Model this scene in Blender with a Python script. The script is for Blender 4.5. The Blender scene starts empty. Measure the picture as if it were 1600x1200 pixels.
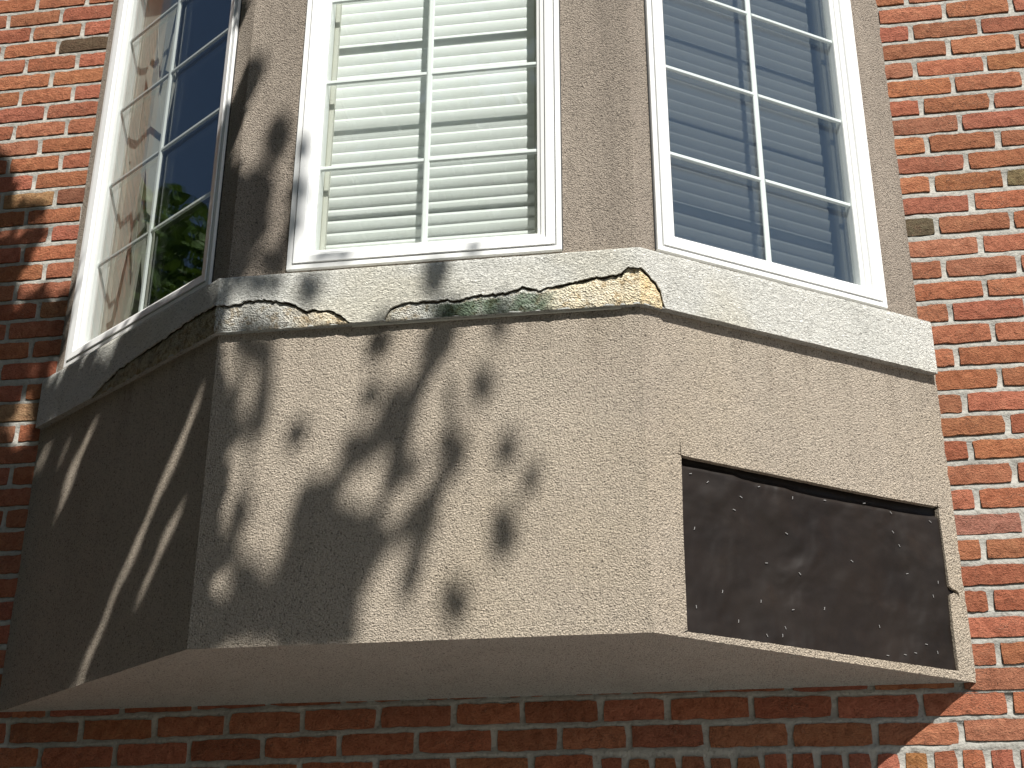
import bpy, math, random
from mathutils import Vector, Matrix, noise
from mathutils.geometry import tessellate_polygon

random.seed(11)
SC = bpy.context.scene
COL = SC.collection

# ------------------------------------------------------------------ camera, sky, sun, exposure
cam_d = bpy.data.cameras.new('camera')
cam = bpy.data.objects.new('camera', cam_d); COL.objects.link(cam)
cam_d.sensor_width = 36.0; cam_d.lens = 49.914; cam_d.clip_start = 0.05; cam_d.clip_end = 2000
CX = Vector((0.98834391, 0.15220225, 0.00328607)); CD = Vector((-0.06110764, 0.41639496, -0.90712794)); CF = Vector((-0.13943521, 0.89635357, 0.42084214))
m = Matrix((CX, -CD, -CF)).transposed().to_4x4()
m.translation = Vector((1.907293, -3.607341, -0.756321)); cam.matrix_world = m
SC.camera = cam

TA, TP = 0.45, 1.5                                     # the sun stands right of the wall's normal, high
SUN = Vector((TA, -1.0, TP)).normalized()
SU = Vector((1, TA, 0)).normalized()
SV = SUN.cross(SU)
if SV.z < 0: SV = -SV
w = bpy.data.worlds.new('World'); SC.world = w; w.use_nodes = True
nt = w.node_tree; nt.nodes.clear()
sky = nt.nodes.new('ShaderNodeTexSky'); sky.sky_type = 'NISHITA'; sky.sun_disc = False
sky.sun_elevation = math.asin(SUN.z); sky.sun_rotation = math.atan2(SUN.x, SUN.y)
sky.air_density = 1.0; sky.dust_density = 0.6; sky.ozone_density = 1.6
bg = nt.nodes.new('ShaderNodeBackground'); bg.inputs['Strength'].default_value = 0.05
wo = nt.nodes.new('ShaderNodeOutputWorld')
nt.links.new(sky.outputs[0], bg.inputs[0]); nt.links.new(bg.outputs[0], wo.inputs[0])
sd = bpy.data.lights.new('sun', 'SUN'); sd.energy = 5.0; sd.angle = math.radians(0.53); sd.color = (1.0, 0.965, 0.905)
so = bpy.data.objects.new('sun', sd); COL.objects.link(so)
so.rotation_euler = SUN.to_track_quat('Z', 'Y').to_euler(); so.location = SUN * 40
vs = SC.view_settings
vs.view_transform = 'Standard'; vs.look = 'None'; vs.exposure = 0.74; vs.gamma = 1.0; vs.use_curve_mapping = False
SC.render.engine = 'CYCLES'
SC.cycles.transparent_max_bounces = 24; SC.cycles.max_bounces = 10; SC.cycles.diffuse_bounces = 5
SC.cycles.use_denoising = True

# ------------------------------------------------------------------ helpers
def tag(o, label=None, cat=None, group=None, kind=None):
    if label: o['label'] = label
    if cat: o['category'] = cat
    if group: o['group'] = group
    if kind: o['kind'] = kind
    return o
def empty(name, loc=(0, 0, 0)):
    o = bpy.data.objects.new(name, None); COL.objects.link(o); o.location = loc; o.empty_display_size = 0.2
    return o
def mesh(name, verts, faces, mat=None, parent=None, smooth=False, cols=None):
    me = bpy.data.meshes.new(name); me.from_pydata([tuple(v) for v in verts], [], faces); me.update()
    if cols is not None:
        a = me.color_attributes.new('tint', 'FLOAT_COLOR', 'POINT')
        a.data.foreach_set('color', [c for v in cols for c in (v[0], v[1], v[2], 1.0)])
    if smooth: me.polygons.foreach_set('use_smooth', [True] * len(me.polygons))
    if mat: me.materials.append(mat)
    o = bpy.data.objects.new(name, me); COL.objects.link(o)
    if parent: o.parent = parent
    return o
def nz(x, y, z, s=1.0): return noise.noise(Vector((x * s, y * s, z * s)))
def lerp(a, b, t): return a + (b - a) * t
def interp(pts, x):
    if x <= pts[0][0]: return pts[0][1]
    for (a, b), (c, d) in zip(pts, pts[1:]):
        if x <= c: return b + (d - b) * (x - a) / max(c - a, 1e-9)
    return pts[-1][1]
class MB:
    def __init__(s): s.v = []; s.f = []; s.c = []
    def box(s, P, a0, a1, b0, b1, c0, c1, col=None):
        i = len(s.v)
        for a in (a0, a1):
            for b in (b0, b1):
                for c in (c0, c1): s.v.append(P(a, b, c)); s.c.append(col)
        s.f += [(i, i+1, i+3, i+2), (i+4, i+6, i+7, i+5), (i, i+4, i+5, i+1), (i+2, i+3, i+7, i+6), (i, i+2, i+6, i+4), (i+1, i+5, i+7, i+3)]
    def grid(s, pts):            # rows of points
        i = len(s.v); n = len(pts[0])
        for r in pts: s.v += r
        for j in range(len(pts) - 1):
            for k in range(n - 1):
                a = i + j * n + k; s.f.append((a, a + 1, a + n + 1, a + n))
    def poly(s, pts):
        i = len(s.v); s.v += pts; s.f.append(tuple(range(i, i + len(pts))))
    def build(s, name, mat, parent=None, smooth=False): return mesh(name, s.v, s.f, mat, parent, smooth)
XYZ = lambda x, y, z: (x, y, z)

# ------------------------------------------------------------------ materials
class N:
    def __init__(s, name, rough=0.8, spec=0.3):
        s.m = bpy.data.materials.new(name); s.m.use_nodes = True; s.t = s.m.node_tree; s.t.nodes.clear()
        s.out = s.n('ShaderNodeOutputMaterial'); s.b = s.n('ShaderNodeBsdfPrincipled'); s.l(s.b.outputs[0], s.out.inputs[0])
        s.b.inputs['Roughness'].default_value = rough; s.b.inputs['Specular IOR Level'].default_value = spec
        s.co = s.n('ShaderNodeTexCoord').outputs['Object']
    def n(s, t): return s.t.nodes.new(t)
    def l(s, a, b): s.t.links.new(a, b)
    def noise(s, scale, detail=3, rough=0.55, co=None, dist=0.0):
        k = s.n('ShaderNodeTexNoise'); k.inputs['Scale'].default_value = scale; k.inputs['Detail'].default_value = detail
        k.inputs['Roughness'].default_value = rough; k.inputs['Distortion'].default_value = dist; s.l(co or s.co, k.inputs['Vector']); return k.outputs[0]
    def vor(s, scale, feat='F1', co=None):
        k = s.n('ShaderNodeTexVoronoi'); k.feature = feat; k.inputs['Scale'].default_value = scale; s.l(co or s.co, k.inputs['Vector']); return k.outputs['Distance']
    def map(s, scale, co=None, rot=(0, 0, 0)):
        k = s.n('ShaderNodeMapping'); k.inputs['Scale'].default_value = scale; k.inputs['Rotation'].default_value = rot; s.l(co or s.co, k.inputs['Vector']); return k.outputs[0]
    def ramp(s, fac, stops, mode='LINEAR'):
        k = s.n('ShaderNodeValToRGB'); k.color_ramp.interpolation = mode; e = k.color_ramp.elements
        while len(e) < len(stops): e.new(0.5)
        for x, (p, c) in zip(e, stops):
            x.position = p; x.color = (c, c, c, 1) if not hasattr(c, '__len__') else (*c, 1)
        s.l(fac, k.inputs[0]); return k.outputs[0]
    def mix(s, fac, a, b, mode='MIX'):
        k = s.n('ShaderNodeMix'); k.data_type = 'RGBA'; k.blend_type = mode
        for sock, v in ((k.inputs[0], fac), (k.inputs[6], a), (k.inputs[7], b)):
            if hasattr(v, 'links'): s.l(v, sock)
            elif hasattr(v, '__len__'): sock.default_value = (*v, 1)
            else: sock.default_value = v
        return k.outputs[2]
    def math(s, op, a, b=0.0):
        k = s.n('ShaderNodeMath'); k.operation = op
        for sock, v in ((k.inputs[0], a), (k.inputs[1], b)):
            if hasattr(v, 'links'): s.l(v, sock)
            else: sock.default_value = v
        return k.outputs[0]
    def bump(s, h, dist, strength=1.0, prev=None):
        k = s.n('ShaderNodeBump'); k.inputs['Distance'].default_value = dist; k.inputs['Strength'].default_value = strength
        s.l(h, k.inputs['Height'])
        if prev: s.l(prev, k.inputs['Normal'])
        return k.outputs[0]
    def done(s, col=None, nrm=None, rough=None):
        if col is not None:
            if hasattr(col, 'links'): s.l(col, s.b.inputs['Base Color'])
            else: s.b.inputs['Base Color'].default_value = (*col, 1)
        if nrm: s.l(nrm, s.b.inputs['Normal'])
        if rough is not None: s.l(rough, s.b.inputs['Roughness'])
        return s.m

def stucco(name, base, dark, amp=0.0032, grain=190, streak=0.0, flat=False):
    k = N(name, 0.92, 0.15)
    n1 = k.noise(grain, 3, 0.6, dist=0.9)
    n2 = k.noise(grain * 0.5, 2, 0.5)
    v = k.vor(grain * 1.1)
    h = k.math('ADD', k.math('MULTIPLY', n1, 1.0), k.math('MULTIPLY', n2, 0.2))
    h = k.math('SUBTRACT', h, k.math('MULTIPLY', v, 0.4))
    big = k.ramp(k.noise(3.1, 4, 0.6), [(0.3, 0.0), (0.72, 1.0)])
    mid = k.ramp(k.noise(17, 4, 0.6), [(0.35, 0.0), (0.7, 1.0)])
    c = k.mix(big, base, dark)
    c = k.mix(k.math('MULTIPLY', mid, 0.35), c, tuple(x * 1.1 + 0.012 * (i == 0) for i, x in enumerate(base)))
    if streak:
        s = k.ramp(k.noise(9, 3, 0.6, co=k.map((1, 1, 0.07))), [(0.42, 0.0), (0.7, 1.0)])
        c = k.mix(k.math('MULTIPLY', s, streak), c, tuple(x * 0.7 for x in dark))
    if name == 'stucco_taupe':
        sx = k.n('ShaderNodeSeparateXYZ'); k.l(k.co, sx.inputs[0])
        near = k.ramp(sx.outputs['Z'], [(0.62, 0.0), (0.82, 1.0)])
        run = k.ramp(k.noise(16, 4, 0.65, co=k.map((1, 1, 0.10))), [(0.50, 0.0), (0.70, 1.0)])
        c = k.mix(k.math('MULTIPLY', k.math('MULTIPLY', near, run), 0.5), c, (0.24, 0.20, 0.155))
        c = k.mix(k.math('MULTIPLY', k.ramp(k.noise(1.3, 5, 0.65), [(0.5, 0.0), (0.68, 1.0)]), 0.35), c, (0.52, 0.435, 0.315))
    pit_shade = k.ramp(n1, [(0.34, 0.34), (0.47, 1.0), (0.7, 1.08)])  # relief shading of the grain put into the colour, pits darkened
    c = k.mix(1.0, c, pit_shade, 'MULTIPLY')
    nb = k.bump(k.noise(20, 3, 0.5), 0.003, 0.22)
    return k.done(c, k.bump(h, amp, 1.0, nb))
M_LOW = stucco('stucco_taupe', (0.500, 0.435, 0.352), (0.435, 0.374, 0.303), 0.0095, 225, 0.22)
M_UP = stucco('stucco_taupe_upper', (0.395, 0.340, 0.280), (0.335, 0.286, 0.236), 0.0085, 240, 0.6)
M_SOFFIT = stucco('stucco_soffit', (0.415, 0.425, 0.40), (0.355, 0.362, 0.335), 0.003, 240)
# the pale trim band, with grey and yellow weathering
k = N('stucco_pale_band', 0.92, 0.15)
n1 = k.noise(175, 3, 0.62, co=k.map((0.75, 0.75, 1.35)), dist=1.1); n2 = k.noise(70, 2, 0.5)
h = k.math('ADD', n1, k.math('MULTIPLY', n2, 0.5))
c = k.mix(k.ramp(k.noise(5, 4, 0.6), [(0.35, 0.0), (0.75, 1.0)]), (0.77, 0.765, 0.71), (0.68, 0.68, 0.63))
yel = k.ramp(k.noise(2.3, 3, 0.6), [(0.5, 0.0), (0.66, 1.0)])
c = k.mix(k.math('MULTIPLY', yel, 0.4), c, (0.62, 0.56, 0.40))
drt = k.ramp(k.noise(12, 5, 0.7, co=k.map((1, 1, 0.4))), [(0.55, 0.0), (0.75, 1.0)])
c = k.mix(k.math('MULTIPLY', drt, 0.4), c, (0.42, 0.42, 0.38))
c = k.mix(1.0, c, k.ramp(n1, [(0.33, 0.52), (0.45, 0.98), (0.65, 1.08)]), 'MULTIPLY')
M_BAND = k.done(c, k.bump(h, 0.0145, 1.0, k.bump(k.noise(30, 3), 0.006, 0.8)))
# bare foam with algae: tint per vertex
k = N('exposed_foam', 0.95, 0.1)
at = k.n('ShaderNodeVertexColor'); at.layer_name = 'tint'
n1 = k.noise(130, 4, 0.7); n2 = k.vor(210)
c = k.mix(1.0, at.outputs[0], k.ramp(n1, [(0.33, 0.5), (0.55, 1.05)]), 'MULTIPLY')
c = k.mix(k.ramp(k.noise(55, 4, 0.65), [(0.52, 0.0), (0.62, 0.6)]), c, (0.42, 0.30, 0.15), 'MULTIPLY')
M_FOAM = k.done(c, k.bump(k.math('ADD', n1, k.math('MULTIPLY', n2, 0.7)), 0.006, 1.0))
k = N('old_foam_core', 0.95, 0.1); M_CORE = k.done(k.mix(k.noise(60, 4), (0.11, 0.085, 0.055), (0.26, 0.20, 0.13)), k.bump(k.noise(90, 4), 0.004))
# brick
def brickmat(name, attr):
    k = N(name, 0.9, 0.2)
    if attr:
        a = k.n('ShaderNodeVertexColor'); a.layer_name = 'tint'; base = a.outputs[0]; co = k.co
    else:
        oi = k.n('ShaderNodeObjectInfo'); base = oi.outputs['Color']
        va = k.n('ShaderNodeVectorMath'); va.operation = 'ADD'
        geo = k.n('ShaderNodeNewGeometry'); k.l(geo.outputs['Position'], va.inputs[0]); co = va.outputs[0]
    fine = k.noise(200, 5, 0.75, co=k.map((0.8, 1, 1.2), co)); mid = k.noise(38, 4, 0.65, co=co, dist=0.5)
    c = k.mix(1.0, base, k.ramp(mid, [(0.28, (0.72, 0.66, 0.62)), (0.5, (1, 1, 1)), (0.75, (1.18, 1.3, 1.3))]), 'MULTIPLY')
    c = k.mix(1.0, c, k.ramp(fine, [(0.32, 0.42), (0.46, 0.97), (0.7, 1.15)]), 'MULTIPLY')
    # pale smears where the mortar touched the face, ridged creases
    cr = k.noise(24, 2, 0.5, co=k.map((1, 1, 1.5), co), dist=2.2)
    ridge = k.ramp(cr, [(0.485, 0.0), (0.50, 1.0), (0.515, 0.0)])
    gate = k.ramp(k.noise(9, 2, 0.5, co=co), [(0.52, 0.0), (0.6, 1.0)])
    rg = k.math('MULTIPLY', ridge, gate)
    c = k.mix(k.math('MULTIPLY', rg, 0.5), c, (0.60, 0.33, 0.22))
    h = k.math('ADD', k.math('MULTIPLY', fine, 0.8), k.math('MULTIPLY', mid, 1.1))
    h = k.math('ADD', h, k.math('MULTIPLY', rg, 0.6))
    return k.done(c, k.bump(h, 0.0105, 1.0))
M_BRICK = brickmat('brick_red', False); M_BRICKF = brickmat('brick_red_field', True)
k = N('mortar', 0.95, 0.1)
c = k.mix(k.ramp(k.noise(6, 4, 0.6), [(0.35, 0.0), (0.7, 1.0)]), (0.425, 0.412, 0.372), (0.31, 0.303, 0.275))
c = k.mix(1.0, c, k.ramp(k.noise(90, 4, 0.65), [(0.3, 0.66), (0.5, 1.0)]), 'MULTIPLY')
M_MORTAR = k.done(c, k.bump(k.math('ADD', k.noise(120, 4, 0.6), k.noise(45, 2)), 0.003, 1.0))
# white vinyl
k = N('white_vinyl', 0.38, 0.45)
c = k.mix(k.ramp(k.noise(4, 4, 0.7, co=k.map((1, 1, 0.5))), [(0.45, 0.0), (0.8, 1.0)]), (0.79, 0.80, 0.79), (0.73, 0.74, 0.73))
c = k.mix(k.math('MULTIPLY', k.ramp(k.noise(60, 4, 0.7), [(0.58, 0.0), (0.72, 1.0)]), 0.25), c, (0.5, 0.5, 0.46))
M_VINYL = k.done(c, k.bump(k.noise(7, 2), 0.0012, 0.5))
k = N('grille_white', 0.4, 0.4); M_GRILLE = k.done((0.74, 0.78, 0.76))
k = N('edge_black', 0.6, 0.3); M_EDGE = k.done((0.02, 0.02, 0.02))
k = N('blind_white', 0.5, 0.35)
M_SLAT = k.done(k.mix(k.ramp(k.noise(14, 4, 0.6, co=k.map((0.4, 0.4, 3))), [(0.3, 0.0), (0.8, 1.0)]), (0.85, 0.86, 0.85), (0.78, 0.79, 0.77)))
k = N('jamb_paint', 0.6, 0.3); M_JAMB = k.done((0.55, 0.54, 0.48))
k = N('room_paint', 0.8, 0.2); M_ROOM = k.done((0.28, 0.26, 0.23))
k = N('reflection_pale', 0.9, 0.1)
M_REFLECT = k.done(k.mix(k.ramp(k.noise(7, 3), [(0.3, 0.0), (0.7, 1.0)]), (0.66, 0.63, 0.55), (0.56, 0.55, 0.50)), k.bump(k.noise(300, 2), 0.0008))
def glass(name, tint):
    mt = bpy.data.materials.new(name); mt.use_nodes = True; t = mt.node_tree; t.nodes.clear()
    o = t.nodes.new('ShaderNodeOutputMaterial'); mx = t.nodes.new('ShaderNodeMixShader'); tr = t.nodes.new('ShaderNodeBsdfTransparent')
    gl = t.nodes.new('ShaderNodeBsdfGlossy'); gl.inputs['Roughness'].default_value = 0.0; fr = t.nodes.new('ShaderNodeFresnel'); fr.inputs[0].default_value = 1.52
    tr.inputs[0].default_value = (*tint, 1)
    tc = t.nodes.new('ShaderNodeTexCoord'); no = t.nodes.new('ShaderNodeTexNoise'); no.inputs['Scale'].default_value = 2.2; no.inputs['Detail'].default_value = 1
    bu = t.nodes.new('ShaderNodeBump'); bu.inputs['Distance'].default_value = 0.004; bu.inputs['Strength'].default_value = 0.35
    t.links.new(tc.outputs['Object'], no.inputs['Vector']); t.links.new(no.outputs[0], bu.inputs['Height']); t.links.new(bu.outputs[0], gl.inputs['Normal'])
    ge = t.nodes.new('ShaderNodeNewGeometry'); sb = t.nodes.new('ShaderNodeMath'); sb.operation = 'SUBTRACT'; sb.inputs[0].default_value = 1.0; t.links.new(ge.outputs['Backfacing'], sb.inputs[1])
    mu = t.nodes.new('ShaderNodeMath'); mu.operation = 'MULTIPLY'; f2 = t.nodes.new('ShaderNodeMath'); f2.operation = 'MULTIPLY'; f2.inputs[1].default_value = 1.75; t.links.new(fr.outputs[0], f2.inputs[0])  # both faces of the sheet
    t.links.new(f2.outputs[0], mu.inputs[0]); t.links.new(sb.outputs[0], mu.inputs[1]); t.links.new(mu.outputs[0], mx.inputs[0]); t.links.new(tr.outputs[0], mx.inputs[1]); t.links.new(gl.outputs[0], mx.inputs[2]); t.links.new(mx.outputs[0], o.inputs[0])
    return mt
M_GLASS = glass('window_glass', (0.985, 0.995, 0.991))
mt = bpy.data.materials.new('insect_mesh'); mt.use_nodes = True; t = mt.node_tree; t.nodes.clear()
o_ = t.nodes.new('ShaderNodeOutputMaterial'); mx = t.nodes.new('ShaderNodeMixShader'); tr = t.nodes.new('ShaderNodeBsdfTransparent'); df = t.nodes.new('ShaderNodeBsdfDiffuse')
df.inputs[0].default_value = (0.045, 0.065, 0.10, 1); mx.inputs[0].default_value = 0.41
t.links.new(tr.outputs[0], mx.inputs[1]); t.links.new(df.outputs[0], mx.inputs[2]); t.links.new(mx.outputs[0], o_.inputs[0]); M_SCREEN = mt
# black building paper
k = N('building_paper', 0.5, 0.2)
c = k.mix(k.ramp(k.noise(6, 4, 0.6), [(0.3, 0.0), (0.75, 1.0)]), (0.0115, 0.0085, 0.0068), (0.0215, 0.016, 0.0125))
c = k.mix(k.ramp(k.noise(10, 4, 0.7), [(0.55, 0.0), (0.8, 0.3)]), c, (0.036, 0.026, 0.019))
M_PAPER = k.done(c, k.bump(k.noise(40, 3, 0.6), 0.0012, 0.4, k.bump(k.noise(5.0, 3, 0.5, dist=0.25), 0.035, 0.7)), k.ramp(k.noise(8, 3), [(0.3, 0.42), (0.7, 0.56)]))
k = N('staple_steel', 0.35, 0.6); k.b.inputs['Metallic'].default_value = 0.35; M_STEEL = k.done((0.40, 0.38, 0.36))
k = N('bark', 0.9, 0.1); M_BARK = k.done(k.mix(k.noise(14, 4, co=k.map((1, 1, 0.2))), (0.06, 0.045, 0.03), (0.14, 0.11, 0.08)), k.bump(k.noise(30, 4, co=k.map((1, 1, 0.2))), 0.02))
k = N('leaf_green', 0.55, 0.35)
M_LEAF = k.done(k.mix(k.noise(2.5, 3), (0.035, 0.085, 0.014), (0.10, 0.17, 0.035)))
tl = k.n('ShaderNodeBsdfTranslucent'); tl.inputs[0].default_value = (0.13, 0.22, 0.03, 1); ms = k.n('ShaderNodeMixShader'); ms.inputs[0].default_value = 0.15
k.l(k.b.outputs[0], ms.inputs[1]); k.l(tl.outputs[0], ms.inputs[2]); k.l(ms.outputs[0], k.out.inputs[0])
k = N('lawn', 0.95, 0.1); M_GROUND = k.done(k.mix(k.noise(0.7, 5, 0.6), (0.050, 0.055, 0.033), (0.080, 0.075, 0.055)), k.bump(k.noise(30, 4), 0.03))
k = N('bounce_paving', 0.9, 0.2); M_BOUNCE = k.done(k.mix(k.noise(1.5, 5, 0.6), (0.27, 0.26, 0.245), (0.35, 0.34, 0.32)), k.bump(k.noise(60, 4), 0.004))

# ------------------------------------------------------------------ the setting
GZ = -2.45
tag(mesh('ground', [(-300, -300, GZ), (300, -300, GZ), (300, 300, GZ), (-300, 300, GZ)], [(0, 1, 2, 3)], M_GROUND), kind='structure')
mb = MB(); mb.box(XYZ, 1.0, 30, -8.5, -0.5, GZ - 0.05, GZ + 0.02)
tag(mb.build('bounce_slab', M_BOUNCE), kind='structure')  # unseen pale slab added to bounce sunlight up onto the soffit

# ------------------------------------------------------------------ brick wall
BH, BW = 0.0677, 0.2032
wall = tag(empty('brick_wall', (1.2, 0, GZ)), 'weathered red brick house wall with thick pale mortar joints', 'wall', kind='thing')
WL = Vector((1.2, 0, GZ))
def rel(pts): return [(p[0] - WL.x, p[1], p[2] - WL.z) for p in pts]
DZ_L = [(0, -0.004), (9, -0.002), (15, -0.004), (16.5, 0.003), (24, 0.005), (31, 0.006), (37, 0.0)]
DZ_R = [(-3, 0.003), (-1, 0.003), (0, -0.001), (1, -0.009), (2, -0.0145), (6, -0.0145), (10, -0.0125), (14, -0.0105), (18, -0.0075), (20, -0.002), (22, 0.0025), (26, 0.001), (31, 0.0045), (38, 0.005)]
DZ_B = [(-0.1, -0.006), (0.2, -0.006), (0.6, 0.0025), (1.2, 0.009), (1.75, 0.008), (2.15, 0.002), (2.4, -0.003)]
def course_z(c, x):
    if x < -0.02: d = interp(DZ_L, c)
    elif x > 2.42: d = interp(DZ_R, c)
    else: d = interp(DZ_B, x) if c <= 1 else 0
    return c * BH + d
SPECIAL = [  # x, course, colour: the odd bricks of the wall
    (-0.14, 34, (0.115, 0.075, 0.045)), (-0.235, 24.9, (0.36, 0.20, 0.095)), (-0.11, 19, (0.36, 0.17, 0.085)), (-0.10, 14, (0.37, 0.22, 0.12)), (-0.2, 13, (0.35, 0.16, 0.09)),
    (2.53, 20, (0.13, 0.10, 0.06)), (2.86, 22, (0.19, 0.14, 0.07)), (2.60, 7, (0.36, 0.155, 0.11)), (2.68, 1, (0.36, 0.17, 0.14)), (2.54, 12, (0.32, 0.13, 0.07)), (2.52, 10, (0.33, 0.11, 0.06)), (2.33, -2, (0.36, 0.16, 0.06))]
def brick_colour(x, c, tol=0.1):
    for sx, sc, col in SPECIAL:
        if abs(sx - x) < tol and abs(sc - c) < 0.6: return col
    r = random.random(); v = random.uniform(0.82, 1.14)
    if r < 0.02: b = (0.21, 0.085, 0.05)
    elif r < 0.07: b = (0.38, 0.155, 0.09)
    else: b = (0.385, lerp(0.128, 0.155, random.random()), lerp(0.068, 0.084, random.random()))
    return tuple(x_ * v for x_ in b)
JH, JV = 0.0165, 0.0165
def row(c, x0, x1, joints, mod):
    """bricks of course c between x0 and x1; joints = measured head joints, carried on with the module"""
    j = sorted(joints)
    while j[0] > x0: j.insert(0, j[0] - mod + random.uniform(-0.003, 0.003))
    while j[-1] < x1: j.append(j[-1] + mod + random.uniform(-0.003, 0.003))
    out = []
    for a, b in zip(j, j[1:]):
        a2, b2 = max(a + JH / 2, x0), min(b - JH / 2, x1)
        if b2 - a2 > 0.018: out.append((a2, b2, c))
    return out
bricks = []
B0 = [-0.025, 0.185, 0.39, 0.59, 0.795, 0.998, 1.198, 1.376, 1.577, 1.747, 1.955, 2.158, 2.367, 2.577]
B1 = [0.078, 0.288, 0.492, 0.692, 0.897, 1.101, 1.302, 1.472, 1.646, 1.84, 2.045, 2.249, 2.455, 2.66]
for c in range(-5, 44):
    odd = c % 2
    if c >= 1:
        jl = [-0.137 + random.uniform(-0.004, 0.004), -0.322] if odd else [-0.224 + random.uniform(-0.005, 0.005), -0.418]
        bricks += row(c, -1.05, -0.02, jl, 0.19)
        jr = [2.672 + random.uniform(-0.004, 0.004), 2.872] if odd else [2.568 + random.uniform(-0.004, 0.004), 2.770]
        bricks += row(c, 2.452, 3.40, jr, 0.203)
        if c == 1: bricks += row(c, -0.02, 2.452, [x + 0.004 for x in B1], BW)
    elif c in (0, -1):
        bricks += row(c, -1.05, 3.40, B0 if c == 0 else B1, BW)
    else:
        bricks += row(c, -1.05, 1.553, [0.59, 0.795, 0.998, 1.198] if c % 2 == 0 else [0.692, 0.897, 1.101, 1.302], BW)
# brick meshes: a few rough full bricks shared by all
def brick_mesh(i, L=0.185, H=0.0518, nx=8, ny=2):
    rnd = random.Random(100 + i); v = []; f = []
    for b in range(ny + 1):
        for a in range(nx + 1):
            x = -L / 2 + L * a / nx; z = -H / 2 + H * b / ny
            edge = a in (0, nx) or b in (0, ny)
            if b in (0, ny): z += rnd.uniform(-0.0026, 0.0022)
            if a in (0, nx): x += rnd.uniform(-0.0025, 0.0025)
            if a in (0, nx) and b in (0, ny): z *= 0.94; x *= 0.985
            y = rnd.uniform(-0.0012, 0.0008) + (rnd.uniform(0.0004, 0.0018) if edge else -0.0006)
            v.append((x, y, z))
    n = nx + 1
    for b in range(ny):
        for a in range(nx):
            q = b * n + a; f.append((q, q + 1, q + n + 1, q + n))
    ring = [a for a in range(n)] + [b * n + nx for b in range(1, ny + 1)] + [ny * n + a for a in range(nx - 1, -1, -1)] + [b * n for b in range(ny - 1, 0, -1)]
    k0 = len(v)
    for r in ring: x, y, z = v[r]; v.append((x, 0.02, z))
    R = len(ring)
    for a in range(R): f.append((ring[a], k0 + a, k0 + (a + 1) % R, ring[(a + 1) % R]))
    me = bpy.data.meshes.new('brick'); me.from_pydata(v, [], f); me.update(); me.materials.append(M_BRICK); return me
BM = [brick_mesh(i) for i in range(14)]
def visible(a, b, c):
    xm = (a + b) / 2; z = c * BH
    if c >= 1 and xm < 0: return b > -0.07 - 0.16 * z and z < 2.62 and b > -0.47 + (2.53 - z) * 0.17 - 0.05
    if c >= 1 and xm > 2.44: return z < 2.24 and a < 2.60 + 0.145 * (z + 0.1) + 0.04
    return c in (1, 0, -1) and xm < 2.72 or c == -2
def score(br): return (0 if visible(*br) else 1, abs((br[0] + br[1]) / 2 - 1.2))
soldiers = [(1.568 + 0.0672 * i, 1.568 + 0.0672 * (i + 1)) for i in range(27)]
bricks.sort(key=score)
n_sol = 16
lim = 300 - n_sol
field = bricks[lim:]
def put_brick(xc, zc, L, Hs, rot, col):
    o = bpy.data.objects.new('brick', random.choice(BM)); COL.objects.link(o); o.parent = wall
    o.location = (xc - WL.x, random.uniform(-0.0018, 0.0012), zc - WL.z)
    fl = random.choice((1, -1))
    o.scale = (L / 0.185 * fl, 1, Hs * fl)
    o.rotation_euler = (0, rot + random.uniform(-0.006, 0.006), 0); o.color = (*col, 1)
for a, b, c in bricks[:lim]:
    xm = (a + b) / 2
    put_brick(xm, course_z(c, xm) + random.uniform(-0.0012, 0.0012), b - a, random.uniform(0.96, 1.03), 0, brick_colour(xm, c))
for a, b in soldiers[:n_sol]:
    put_brick((a + b) / 2, -0.212 + random.uniform(-0.003, 0.003), 0.196, random.uniform(0.93, 1.02), math.pi / 2, brick_colour((a + b) / 2, -2, 0.03))
# every other brick of the wall, out to its ends, joined
fv, ff, fc = [], [], []
def field_brick(a, b, z0, z1, col):
    i = len(fv); y = random.uniform(-0.002, 0.001)
    for yy in (y, 0.02):
        for x, z in ((a, z0), (b, z0), (b, z1), (a, z1)): fv.append((x - WL.x, yy, z - WL.z)); fc.append(col)
    ff.extend([(i, i+1, i+2, i+3), (i, i+4, i+5, i+1), (i+1, i+5, i+6, i+2), (i+2, i+6, i+7, i+3), (i+3, i+7, i+4, i)])
for a, b, c in field:
    z = course_z(c, (a + b) / 2); field_brick(a, b, z - 0.025, z + 0.025, brick_colour((a + b) / 2, c))
for a, b in soldiers[n_sol:]: field_brick(a + 0.008, b - 0.008, -0.31, -0.114, brick_colour(a, -2))
X0, X1, ZT = -1.2, 6.0, 5.4
c = -36
while c * BH < ZT:
    for k_ in range(-14, 32):
        a = k_ * BW + (0.1016 if c % 2 else 0) + 0.16; b = a + BW - JH
        z = c * BH
        if b < X0 or a > X1 or z - 0.03 < GZ: continue
        a = max(a, X0); b = min(b, X1)
        rects = []
        if z < -5.5 * BH or z > 43.5 * BH: rects = [(a, b)]
        else:
            if a < -1.05 - JH: rects.append((a, min(b, -1.05 - JH)))
            if b > 3.40 + JH: rects.append((max(a, 3.40 + JH), b))
            if -5.5 * BH < z < -1.5 * BH and b > 1.58 and a < 3.4 and z < -0.32: rects.append((max(a, 1.58), min(b, 3.4)))
        for r0, r1 in rects:
            if r1 - r0 > 0.02: field_brick(r0, r1, z - 0.025, z + 0.025, brick_colour(r0, c + 100))
    c += 1
tag(mesh('brick_field', fv, ff, M_BRICKF, wall, cols=fc), kind='stuff')
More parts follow.
